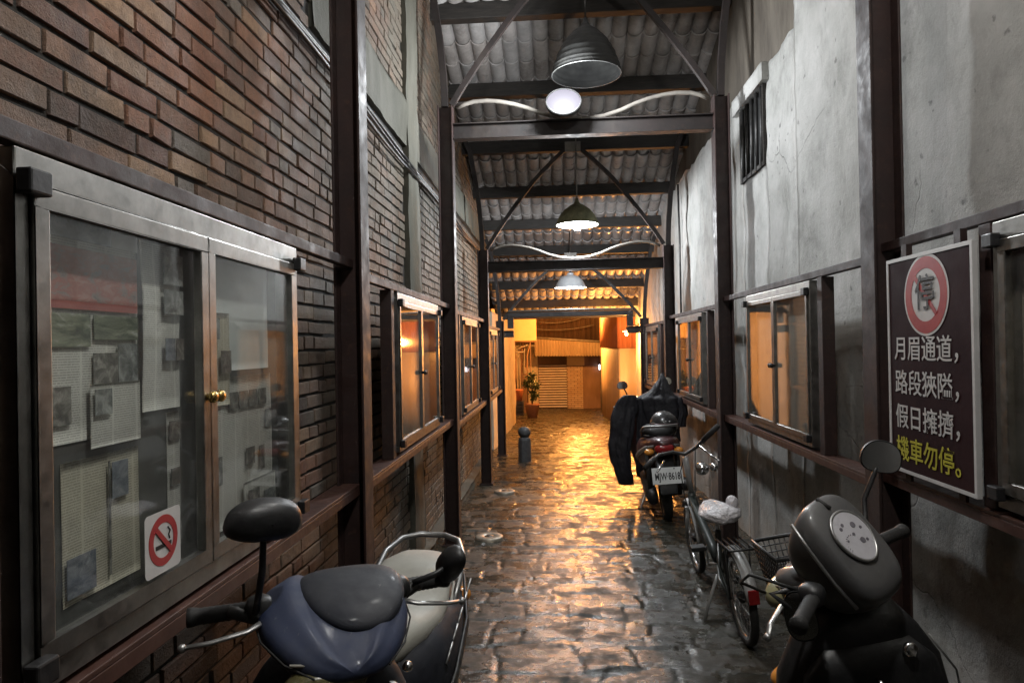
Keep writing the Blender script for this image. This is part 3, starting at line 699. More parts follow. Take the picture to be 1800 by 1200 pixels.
for s, z in (('月眉通道，', -.043), ('路段狹隘，', -.165), ('假日擁擠，', -.288)): sign_text('white_lettering', s, .012, z, .0925, M['sign_white'], .0006)
sign_text('yellow_lettering', '機車勿停。', .012, -.405, .0925, M['sign_yellow'], .0008)
for y in (2.23, 2.56):
    m = MB(); m.box(sx+.0125, sx+.034, y-.018, y+.018, SZ1-.06, UR[0]-.037); m.build('hanger_strap', M['steel'], sg)
    m = MB(); m.box(sx+.0125, sx+.022, y-.018, y+.018, LR[0]+.001, SZ0+.09); m.build('foot_strap', M['steel'], sg)

# ================================================================ lamps
def emit(name, col, st):
    t = NT(name); t.set(**{"Base Color": (.25,.25,.25), "Emission Color": col, "Emission Strength": st, "Roughness": .4}); return t.m
M['bulb_on'] = emit('lit_bulb', (.86,.92,1.0), 6.0)
M['bulb_soft'] = emit('dim_bulb', (.86,.92,1.0), 1.6)
M['led'] = emit('led_diffuser', (.72,.68,.84), .62); M['led'].node_tree.nodes['Principled BSDF'].inputs['Base Color'].default_value = (.004,.004,.004,1); M['led'].node_tree.nodes['Principled BSDF'].inputs['Specular IOR Level'].default_value = .05
M['bulb_off'] = surf('unlit_bulb', (.25,.25,.24), (.4,.4,.38), 12, .2)
def light(name, loc, power, col, r=.05, parent=None):
    d = bpy.data.lights.new(name, 'POINT'); d.energy = power; d.color = col; d.shadow_soft_size = r
    o = bpy.data.objects.new(name, d); COL.objects.link(o); o.location = loc
    if parent is not None: adopt(o, parent)
    return o
M['shade_dark'] = surf('blackened_shade', (.014,.014,.014), (.045,.045,.042), 9, .45, .7, 0, .3, 40, .004, (1,1,3))
M['shade_olive'] = surf('olive_shade', (.10,.10,.055), (.30,.29,.17), 11, .6, .85, 0, .4, 45, .004)
M['shade_white'] = surf('enamel_shade', (.55,.58,.62), (.72,.75,.78), 8, .25, .45, 0, .05)
M['lining_black'] = surf('sooty_lining', (.0025,.0025,.0025), (.008,.008,.0075), 9, .8, .95, spec=.15)  # shade inside the unlit lamp put into the near-black colour
M['shade_in'] = surf('white_enamel_inside', (.5,.51,.52), (.62,.63,.64), 8, .3, .45)
def pendant(label, x, y, ztop, zrim, R, shade, inner, on, power, ribs=0, bulb='bulb_on', drop=.10, prof=None):
    r = empty('pendant_lamp', (x, y, zrim), label=label, cat='lamp', group='lamps hanging along the passage')
    Hh = (ztop-zrim)
    P0 = prof or [(.022,1.0),(.028,.93),(.055,.90),(.070,.80),(.13,.70),(.40,.56),(.66,.38),(.86,.18),(.97,.04),(1.0,0.0)]
    out = []
    for k in range(len(P0)-1):
        (r0,z0),(r1,z1) = P0[k], P0[k+1]
        for q in range(6):
            f = q/6; rr_ = r0+(r1-r0)*f; zz = z0+(z1-z0)*f
            if ribs and r0 > .3: rr_ += .012*math.sin((k*6+q)*2*PI/3)
            out.append((rr_*R, zrim+zz*Hh))
    out.append((R, zrim)); o2 = out + [(R*1.02, zrim-.006), (R*.985, zrim-.007)]
    MB().lathe(o2, (x,y,0), 40).build('lamp_shade', shade, r)
    inn = [(max(.001, a*R-.005), zrim+(b*Hh)-.008) for a, b in (P0 if prof else P0[3:])] 
    inn2 = []
    for k in range(len(inn)-1):
        for q in range(6):
            f = q/6; a = inn[k][0]+(inn[k+1][0]-inn[k][0])*f
            if ribs: a += .006*math.sin((k*6+q)*2*PI/3)
            inn2.append((a, inn[k][1]+(inn[k+1][1]-inn[k][1])*f))
    inn2.append((R*.985, zrim-.007))
    MB().lathe([(.001, inn[0][1])]+inn2, (x,y,0), 40).build('shade_lining', inner, r)
    MB().lathe([(.001,ztop+.05),(.016,ztop+.05),(.020,ztop+.02),(.034,ztop+.0),(.040,ztop-.06),(.052,ztop-.075)], (x,y,0), 20).build('cap', M['darkmetal'] if shade is not M['shade_olive'] else shade, r)
    zr = roof_z(y)+.02
    MB().tube([(x,y,ztop+.045),(x,y,zr)], .007, 6).build('cord', M['wood'] if shade is not M['shade_olive'] else M['pipe'], r)
    zb = zrim-drop+.07
    m = MB(); m.lathe([(.022,zb+.13),(.024,zb+.08),(.045,zb+.035),(.055,zb),(.045,zb-.035),(.02,zb-.052),(.0,zb-.055)], (x,y,0), 20); b = m.build('bulb', M[bulb] if on else M['bulb_off'], r)
    b.visible_shadow = True
    if on: light('lamp_light', (x, y, zb-.075), power, WHITE if y > 5 else COOL, .06, r)
    return r
BELL = [(.10,1.0),(.17,.95),(.36,.85),(.62,.66),(.82,.42),(.95,.16),(1.0,0.0)]
pendant('big blackened ribbed lamp shade, unlit, hanging above the second frame', .265, 5.30, 2.47, 2.085, .268, M['shade_dark'], M['lining_black'], False, 0, 1, drop=-.14, prof=BELL)
pendant('olive green lamp with glowing bulb hanging from the third frame arch', .257, 7.88, 1.625, 1.375, .245, M['shade_olive'], M['shade_in'], True, POW['pendant'], drop=.085, prof=BELL)
pendant('white enamel lamp hanging under the farthest frame', .215, 10.19, 1.06, .845, .24, M['shade_white'], M['shade_in'], True, POW['enamel'], bulb='bulb_soft', drop=.03, prof=[(.20,1.0),(.20,.86),(.48,.76),(.70,.56),(.84,.30),(.90,.14),(1.0,0.0)])
pendant('lamp hanging above the nearest frame, out of the top of the photo', .25, 2.79, 2.86, 2.60, .25, M['shade_olive'], M['shade_in'], True, POW['near'], drop=.10, prof=BELL)
pendant('lamp hanging above the camera, outside the photo', .30, .90, 2.25, 2.0, .25, M['shade_white'], M['shade_in'], True, POW['behind'], drop=.10, prof=BELL)  # added unseen lamp that brightens the near case and foreground
fl = empty('flood_lamp', (.08, 5.10, 1.76), label='bright round LED flood lamp standing on the beam of the second frame', cat='lamp')
Mt = Matrix.Rotation(math.radians(62), 4, 'X')
fc = Vector((.082, 5.10, 1.815))
MB().lathe([(0,.0),(.118,.0),(.126,-.006)], fc, 40, Mt).build('diffuser', M['led'], fl)
MB().lathe([(.1262,.004),(.134,.002),(.136,-.020),(.118,-.06),(.06,-.085),(.0,-.09)], fc, 40, Mt).build('housing', M['darkmetal'], fl)
m = MB(); m.tube([(.082,5.19,1.80),(.082,5.36,1.757)], .014, 8); m.build('bracket', M['darkmetal'], fl)
light('lamp_light', (.082, 4.95, 1.83), POW['flood'], WHITE, .09, fl)
# round covers let into the paving
M['cover'] = surf('metal_cover', (.22,.19,.15), (.40,.35,.28), 20, .35, .6, .6, .3, 120, .002)
for (x, y, lab) in ((-.582, 5.551, 'round metal floor cover nearer the camera, beside the second left post'), (-.60, 7.43, 'round metal floor cover farther down, beside the third left post')):
    z = floor_z(y)+.012
    fd = empty('floor_cover', (x, y, z), label=lab, cat='floor cover', group='round covers in the paving')
    MB().lathe([(.115,-.03),(.115,.006),(.104,.012),(.045,.012),(.040,.006),(.001,.006)], (x,y,z), 36).build('cover_plate', M['cover'], fd)
    MB().lathe([(.038,.0065),(.034,.013),(.001,.013)], (x,y,z), 20).build('cover_eye', M['black'], fd)
# ================================================================ vehicles
def se(c, hw, hh, n=20, e=.62, axis='y'):
    """superellipse ring round c; axis = direction the loft runs in"""
    R = []
    for k in range(n):
        a = 2*PI*k/n; u = math.copysign(abs(math.cos(a))**e, math.cos(a))*hw; v = math.copysign(abs(math.sin(a))**e, math.sin(a))*hh
        R.append((c[0]+u, c[1], c[2]+v) if axis == 'y' else (c[0]+u, c[1]+v, c[2]))
    return R
def paint(name, c1, c2, rough=.25, coat=.5, dusty=.35):
    """road-worn paint: dust film, scuffs, uneven gloss"""
    t = NT(name); c = t.ramp(t.noise(6, 8, .65), [(.32, c1), (.68, c2)])
    dust = t.ramp(t.noise(9, 9, .75), [(.46, 0.), (.80, dusty)])
    c = t.mix(dust, c, (.13,.122,.11)); c = t.mix(t.ramp(t.noise(70, 6, .7, t.map((1,.25,1))), [(.64, 0.), (.70, .35)]), c, (.17,.165,.16))
    t.set(**{"Base Color": c, "Roughness": t.ramp(t.noise(12, 8, .7), [(.3, rough), (.7, min(1, rough+.35))]), "Coat Weight": coat*.6, "Coat Roughness": .15})
    t.bump(t.noise(3, 2, .5), .12, .02); return t.m
M['glassy_mirror'] = surf('mirror_glass', (.70,.70,.70), (.8,.8,.8), 8, .04, .12, 1, 0)
M['lens_amber'] = surf('amber_lens', (.55,.20,.03), (.65,.27,.05), 40, .12, .25, 0, .05)
M['lens_red'] = surf('red_lens', (.20,.010,.012), (.28,.02,.02), 40, .12, .25, 0, .05)
M['lens_clear'] = surf('headlamp_lens', (.20,.19,.10), (.30,.28,.16), 16, .10, .3, 0, .05)
M['rim'] = surf('alloy_rim', (.28,.28,.28), (.42,.42,.41), 16, .3, .5, .9, 0)
M['plate'] = surf('plate_white', (.62,.63,.62), (.72,.73,.72), 14, .35, .5)
def wheel(parent, c, R, tw, spokes=0, name='wheel', yawM=None, rim_r=None):
    """wheel standing in the local yz plane"""
    c = Vector(c); T = Matrix.Rotation(PI/2, 4, 'Y')
    if yawM is not None: T = yawM.to_3x3().to_4x4() @ T
    pr = []; a0 = rim_r or R-tw*1.1
    tyre = [(a0, -tw*.62)] + [(R-tw*.5+math.cos(a)*tw*.55, math.sin(a)*tw*.75) for a in [(-75+15*k)*PI/180 for k in range(11)]] + [(a0, tw*.62)]
    w = MB().lathe(tyre + [tyre[0]], c, 40, T).build(name, M['rubber'], parent, True)
    m = MB()
    m.lathe([(a0+.004,-tw*.55),(a0-.016,-tw*.5),(a0-.022,0),(a0-.016,tw*.5),(a0+.004,tw*.55)], c, 40, T)
    if spokes:
        for k in range(spokes):
            a = 2*PI*k/spokes; s = 1 if k % 2 else -1
            p0 = T @ Vector((.018*math.cos(a+.7*s), .018*math.sin(a+.7*s), s*.028)); p1 = T @ Vector(((a0-.018)*math.cos(a), (a0-.018)*math.sin(a), 0))
            m.tube([c+p0, c+p1], .0014, 4, caps=False)
    else:
        for k in range(5):
            a = 2*PI*k/5; p0 = T @ Vector((.02*math.cos(a), .02*math.sin(a), 0)); p1 = T @ Vector(((a0-.015)*math.cos(a), (a0-.015)*math.sin(a), 0))
            m.tube([c+p0, c+p1], [.022,.015], 8)
    m.build('rim', M['rim'] if not spokes else M['chrome'], w)
    m = MB(); m.lathe([(0,-tw*.8),(.022,-tw*.8),(.03,-tw*.3),(.03,tw*.3),(.022,tw*.8),(0,tw*.8)], c, 16, T); m.build('hub', M['darkmetal'], w)
    return w
def mirror(parent, base, bend, head, normal, w, h, steerM, back=None, rot=0, thick=.028):
    """stem from base over bend to the head; the glass looks along normal"""
    b, e, q = (steerM @ Vector(p) for p in (base, bend, head)); n = (steerM.to_3x3() @ Vector(normal)).normalized()
    zu = Vector((0,0,1)); r = zu.cross(n).normalized(); u = n.cross(r)
    Mx = Matrix((r, u, n)).transposed().to_4x4() @ Matrix.Rotation(rot, 4, 'Z')
    m = MB(); m.tube([b, b.lerp(e,.5), e, e.lerp(q, .6), q - n*thick*.4], [.0075,.0075,.0075,.007,.007], 10)
    st = m.build('mirror', M['black'], parent, True)
    prof = []
    vs = []; fs = []; nn = 28; lay = [(1.0,.006),(1.02,0),(1.0,-.006),(.93,-.5*thick),(.75,-.82*thick),(.45,-.97*thick),(.02,-1.0*thick)]
    for f, d in lay:
        for k in range(nn):
            a = 2*PI*k/nn; x = math.copysign(abs(math.cos(a))**.8, math.cos(a))*w*(1-.14*math.sin(a)); y = math.copysign(abs(math.sin(a))**.8, math.sin(a))*h
            vs.append(q + Mx @ Vector((x*f, y*f, d)))
    fs = [(i*nn+j, i*nn+(j+1)%nn, (i+1)*nn+(j+1)%nn, (i+1)*nn+j) for i in range(len(lay)-1) for j in range(nn)]
    MB().add(vs, fs, True).build('mirror_shell', back or M['black'], st)
    vs = []
    for d in (.0055, .002):
        for k in range(nn):
            a = 2*PI*k/nn; x = math.copysign(abs(math.cos(a))**.8, math.cos(a))*w*(1-.14*math.sin(a)); y = math.copysign(abs(math.sin(a))**.8, math.sin(a))*h
            vs.append(q + Mx @ Vector((x*.95, y*.95, d)))
    MB().add(vs, [tuple(range(nn)), tuple(range(2*nn-1,nn-1,-1))] + [(k, k+nn, (k+1)%nn+nn, (k+1)%nn) for k in range(nn)]).build('mirror_glass', M['glassy_mirror'], st)
    return st
def scooter(name, label, loc, heading, lean, steer, P, scale=1.0):
    """local frame: +y ahead, z up, origin on the ground below the middle"""
    r = empty(name, loc, (0, lean, heading), label, 'scooter')
    r.scale = (scale,)*3
    body, dark, seat, acc = P['body'], P.get('dark', M['black']), P['seat'], P.get('accent', P['body'])
    B = lambda m, n, mat, **k: m.build(n, mat, r, True, **k)
    sm = Matrix.Translation((0,.44,0)) @ Matrix.Rotation(steer, 4, 'Z') @ Matrix.Translation((0,-.44,0))
    def SB(m, n, mat, **k): return m.build(n, mat, r, True, M=sm, **k)
    # rear body, floor, legshield
    m = MB(); m.loft([se((0,y,z),w,h,24,.7) for y,z,w,h in ((.07,.50,.10,.17),(.0,.52,.16,.18),(-.15,.55,.190,.165),(-.35,.58-P.get('drop',0)*.5,.196,.155),(-.55,.63-P.get('drop',0),.180,.125),(-.72,.675-P.get('drop',0),.125,.09),(-.86,.71-P.get('drop',0),.07,.05),(-.90,.715-P.get('drop',0),.03,.02))])
    bd = B(m, 'rear_body', body)
    for s in (-1, 1):
        m = MB(); m.tube([(s*.180,.0,.46),(s*.200,-.2,.52),(s*.198,-.45,.585),(s*.155,-.68,.66),(s*.09,-.84,.70)], [.010,.016,.016,.013,.006], 8, flat=(1.6,.5)); m.build('side_trim', acc, bd)
    m = MB(); m.loft([se((0,y,z),w,h,24,.55) for y,z,w,h in ((.42,.29,.13,.035),(.25,.27,.155,.035),(.05,.27,.16,.04),(-.1,.30,.16,.07))]); B(m, 'floorboard', dark)
    m = MB(); m.loft([se((0,yc,z),w,d,28,.75,'z') for z,yc,w,d in ((.22,.50,.11,.07),(.32,.50,.17,.085),(.48,.485,.215,.08),(.62,.465,.225,.085),(.74,.45,.205,.085),(.83,.44,.155,.075),(.90,.435,.10,.055))]); ls = B(m, 'leg_shield', P.get('shield', body))
    if P.get('inner'):
        m = MB(); m.loft([se((0,yc,z),w,d,24,.6,'z') for z,yc,w,d in ((.34,.425,.14,.03),(.5,.41,.18,.03),(.66,.39,.19,.035),(.76,.385,.165,.035),(.82,.39,.11,.03))]); inn = B(m, 'inner_panel', dark)
        m = MB(); m.box(-.14,-.06,.352,.36,.60,.625); m.build('reflector', M['rim'], inn)
        m = MB(); m.box(.05,.12,.345,.36,.60,.632); m.build('amber_reflector', M['lens_amber'], inn)
    for s in (-1, 1):
        m = MB(); m.ell((s*.165,.50,.70), (.048,.045,.030), 16, 8); m.build('indicator', M['lens_amber'], ls)
    # seat
    dp = P.get('drop', 0)
    m = MB(); m.loft([se((0,y,z-dp*min(1,max(0,.1-y)/.3)),w,h,24,.75) for y,z,w,h in ((.09,.69,.045,.03),(.04,.715,.085,.05),(-.08,.735,.125,.055),(-.22,.745,.145,.055),(-.33,.755,.148,.055),(-.38,.785,.145,.06),(-.52,.80,.135,.055),(-.64,.795,.105,.045),(-.70,.785,.06,.025))]); st = B(m, 'seat', seat)
    m = MB(); pts = [(s_*w, y, z-dp*min(1,max(0,.1-y)/.3)) for s_, w, y, z in ((1,.118,-.1,.70),(1,.150,-.33,.715),(1,.138,-.52,.755),(1,.10,-.66,.765),(0,0,-.715,.765),(-1,.10,-.66,.765),(-1,.138,-.52,.755),(-1,.150,-.33,.715),(-1,.118,-.1,.70))]
    m.tube(pts, .006, 6); m.build('seat_piping', P.get('piping', dark), st)
    # grab rail
    m = MB(); m.tube([(q[0],q[1],q[2]-dp*1.35) for q in [(.150,-.42,.735),(.158,-.52,.80),(.150,-.66,.845),(.115,-.78,.862),(.05,-.83,.868),(-.05,-.83,.868),(-.115,-.78,.862),(-.150,-.66,.845),(-.158,-.52,.80),(-.150,-.42,.735)]], .0115, 10); B(m, 'grab_rail', P.get('rail', M['rim']))
    # tail
    m = MB(); m.ell((0,-.865,.675-dp*1.5), (.085,.05,.045), 20, 10, e=.8); tl = B(m, 'tail_light', M['lens_red'])
    for s in (-1, 1):
        m = MB(); m.ell((s*.125,-.80,.645-dp*1.4), (.045,.045,.03), 16, 8); m.build('rear_indicator', M['lens_amber'], tl)
    m = MB(); m.loft([se((0,y,z),w,h,16,.6) for y,z,w,h in ((-.70,.60,.08,.05),(-.84,.52,.085,.03),(-.92,.40,.085,.02),(-.95,.30,.07,.012))]); mg = B(m, 'mudguard', dark)
    if P.get('plate'):
        Mp = Matrix.Translation((0,-.925,.455)) @ Matrix.Rotation(math.radians(-12), 4, 'X')
        m = MB(); m.box(-.13,.13,-.004,0,-.07,.07); pl = m.build('licence_plate', M['plate'], r, True, bevel=.002, M=Mp)
        cu_M = Mp @ frame_M((0,-.0045,-.008), (1,0,0), (0,0,1))
        tx = text_mesh('plate_number', P['plate'], .086, cu_M @ Matrix.Diagonal((.58,1,1,1)), M['sign_black'], r, .0018, .0006)
        tx.matrix_parent_inverse = Matrix.Identity(4); tx.parent = pl
        m = MB()
        for x in (-.06, .06): m.lathe([(0,-.001),(.006,-.001),(.006,.002),(0,.003)], (x,-.0045,.058), 8, Matrix.Rotation(PI/2,4,'X'))
        b_ = m.build('plate_bolt', M['darkmetal'], r, True, M=Mp); b_.parent = pl
    # running gear
    wheel(r, (0,-.60,.215), .215, .055)
    m = MB(); m.loft([se((x,y,z),w,h,16,.7) for x,y,z,w,h in ((-.115,-.12,.30,.05,.07),(-.12,-.3,.27,.055,.085),(-.12,-.5,.24,.05,.08),(-.115,-.68,.22,.045,.06))]); B(m, 'engine_case', M['darkmetal'])
    m = MB(); m.tube([(.13,-.22,.22),(.15,-.36,.25),(.16,-.44,.28),(.165,-.52,.30),(.165,-.80,.35),(.165,-.85,.36)], [.018,.022,.05,.06,.058,.035], 16); B(m, 'exhaust', M['darkmetal'])
    m = MB(); m.tube([(.13,-.60,.22),(.13,-.66,.62)], .022, 10); m.tube([(-.13,-.60,.22),(-.13,-.66,.62)], .022, 10); B(m, 'shock_absorber', M['darkmetal'])
    m = MB(); m.tube([(-.10,-.12,.22),(-.20,-.16,.012+P.get('stand',0)),(-.23,-.16,.010+P.get('stand',0))], .010, 8); B(m, 'side_stand', M['rim'])
    # steering group
    wheel(r, sm @ Vector((0,.66,.215)), .215, .05, yawM=sm)
    m = MB()
    for s in (-1, 1): m.tube([(s*.065,.46,.70),(s*.068,.60,.36),(s*.066,.665,.215)], .018, 10)
    SB(m, 'fork', M['darkmetal'])
    m = MB(); rings = []
    for k in range(13):
        a = math.radians(-5+k*13); R0 = .262
        c = Vector((0,.66+R0*math.cos(a),.215+R0*math.sin(a))); nrm = Vector((0,math.cos(a),math.sin(a))); ring = []
        wd = .075*math.sin(math.radians(25+k*10.8))+.012
        for q in range(14):
            b = 2*PI*q/14; ring.append(c + Vector((1,0,0))*math.cos(b)*wd + nrm*(math.sin(b)*.012 - .030*math.cos(b)**2))
        rings.append(ring)
    m.loft(rings); SB(m, 'front_fender', P.get('fender', body))
    cw = P.get('cowl', body)
    def cowl_ring(y, z, w, h, n=44):
        ring = []
        for k in range(n):
            a = 2*PI*k/n; ca_, sa_ = math.cos(a), math.sin(a)
            x = math.copysign(abs(ca_)**.62, ca_)*w; v = math.copysign(abs(sa_)**.75, sa_)*h; q = abs(x)/w
            if sa_ > 0: v += P.get('crease', .010)*math.exp(-((q-.60)/.13)**2) - .012*(1-q)*(h/.05)
            ring.append((x, y, z+v))
        return ring
    CR = P.get('cowl_rings', ((.615,.925,.03,.015),(.60,.93,.085,.04),(.56,.945,.135,.06),(.50,.965,.165,.07),(.44,.98,.165,.068),(.38,.985,.14,.058),(.33,.975,.10,.04),(.315,.97,.05,.02)))
    m = MB(); [m.tube([(s_*(w+.001), y, z-.004) for y,z,w,h in CR[1:-1]], .0022, 6) for s_ in (1,)]; SB(m, 'cowl_seam', M['rubber'])
    m = MB(); [m.tube([(s_*(w+.001), y, z-.004) for y,z,w,h in CR[1:-1]], .0022, 6) for s_ in (-1,)]; SB(m, 'cowl_seam', M['rubber'])
    m = MB(); m.loft([cowl_ring(y,z,w,h) for y,z,w,h in P.get('cowl_rings', ((.615,.925,.03,.015),(.60,.93,.085,.04),(.56,.945,.135,.06),(.50,.965,.165,.07),(.44,.98,.165,.068),(.38,.985,.14,.058),(.33,.975,.10,.04),(.315,.97,.05,.02)))]); co = SB(m, 'handlebar_cowl', cw, sub=1)
    hx, hy, hz, ha, hb_, hc = P.get('lamp', (0,.592,.915,.105,.045,.042)); m = MB(); m.ell((hx,hy,hz), (ha,hb_,hc), 24, 12, e=.85); hl = m.build('headlight', P.get('lens', M['lens_clear']), co, True, M=sm)
    for s in (-1, 1):
        m = MB(); m.tube([(s*.14,.45,.965),(s*.20,.43,.985),(s*.215,.425,.988)], .014, 10); SB(m, 'handlebar', M['darkmetal'])
        m = MB(); m.lathe([(.0,0),(.0175,0),(.019,.008)] + [(.0165+.0012*(k % 2), .012+k*.006) for k in range(18)] + [(.020,.125),(.0205,.135),(.0,.137)], (0,0,0), 14, Matrix.Rotation(s*PI/2, 4, 'Y'))
        g = m.build('grip', M['rubber'], r, True, M=sm @ Matrix.Translation((s*(.205-P.get('bar',0)),.427,.987)) @ Matrix.Rotation(-s*.18, 4, 'Z') @ Matrix.Rotation(s*.05,4,'Y'))
        m = MB(); b_ = P.get('bar',0); m.tube([(s*(.19-b_),.47,.975),(s*(.23-b_),.495,.968),(s*(.30-b_),.49,.955),(s*(.345-b_),.475,.948)], [.008,.0065,.006,.006], 8, flat=(.7,1.2)); m.ell((s*(.35-b_),.474,.947), (.009,.009,.009), 10, 6); SB(m, 'brake_lever', P.get('lever', M['rim']))
        m = MB(); m.ell((s*(.19-P.get('bar',0)*.8),.435,.99), (.030,.032,.028), 14, 8, e=.8); SB(m, 'switch_block', dark)
    for mm in P['mirrors']: mirror(r, *mm[:6], sm, *mm[6:])
    if P.get('extra'): P['extra'](r, sm, co)
    return r
# ---- near scooter on the left, facing the camera
M['blue_paint'] = paint('dull_blue_paint', (.012,.020,.052), (.028,.038,.078), .5, .08, .18)
M['lens_old'] = surf('yellowed_lens', (.060,.052,.020), (.115,.100,.045), 16, .12, .35, 0, .05)
M['navy'] = paint('dark_navy_plastic', (.004,.005,.010), (.009,.011,.019), .5, .05, .10)
M['seat_pale'] = surf('pale_vinyl_seat', (.33,.32,.28), (.45,.44,.39), 7, .5, .7, 0, .2, 90, .002)
def near_extra(r, sm, co):
    # raised dark hump with a scuffed edge line on top of the cowl, and a pale chevron below the headlight
    m = MB(); m.loft([se((-.045,y,z),w,h,20,.8) for y,z,w,h in ((.575,.962,.04,.012),(.53,.985,.095,.020),(.46,1.006,.122,.024),(.39,1.018,.118,.024),(.34,1.008,.085,.018),(.32,1.0,.05,.010))]); m.build('cowl_hump', M['navy'], co, True, M=sm, sub=2)
    m = MB(); m.tube([(.118,.592,.925),(.060,.612,.922),(.0,.625,.918),(-.05,.622,.918)], .0035, 6); m.build('scuffed_edge', M['seat_pale'], co, True, M=sm)
    m = MB(); m.prism([(-.205,.80),(-.145,.83),(-.150,.755)], lambda a,b: (a,.535+.3*(.8-b)-.06,b), lambda a,b: (a,.548+.3*(.8-b)-.06,b)); m.build('pale_chevron', M['rim'], r, True)
    m = MB(); m.ell((-.188,.50,.875), (.012,.012,.012), 12, 8); m.build('chrome_stud', M['chrome'], r, True)
    m = MB()
    for k in range(5): MB().tube([(-.181,-.10-.11*k,.60+.012*k),(-.190,-.16-.11*k,.64+.012*k)], .004, 6).build('side_stripe', M['rim'], r, True)
zf = floor_z(1.9)
scooter('motor_scooter', 'blue scooter parked facing the camera by the near notice case, with pale grey seat', (-.545, 1.90, zf), PI, math.radians(-2.5), math.radians(32),
  dict(drop=.065, bar=.045, cowl_rings=((.640,.905,.025,.010),(.625,.908,.075,.024),(.575,.925,.125,.040),(.51,.950,.160,.050),(.45,.970,.165,.052),(.39,.985,.145,.048),(.34,.985,.10,.034),(.32,.98,.05,.018)), lamp=(.045,.595,.880,.085,.040,.034), lens=M['lens_old'], body=M['navy'], shield=M['navy'], cowl=M['blue_paint'], fender=M['navy'], seat=M['seat_pale'], accent=M['darkmetal'], piping=M['seat_pale'], rail=M['rim'], lever=M['rim'],
    mirrors=[((.165,.46,.99),(.160,.50,1.09),(.158,.49,1.195),(.25,-1,.10),.080,.044,None,0.06,.045), ((-.19,.445,.998),(-.235,.47,1.02),(-.285,.453,1.035),(-1,-.15,.1),.062,.034,None,-.75,.03)],
    extra=near_extra, stand=.02), .975)
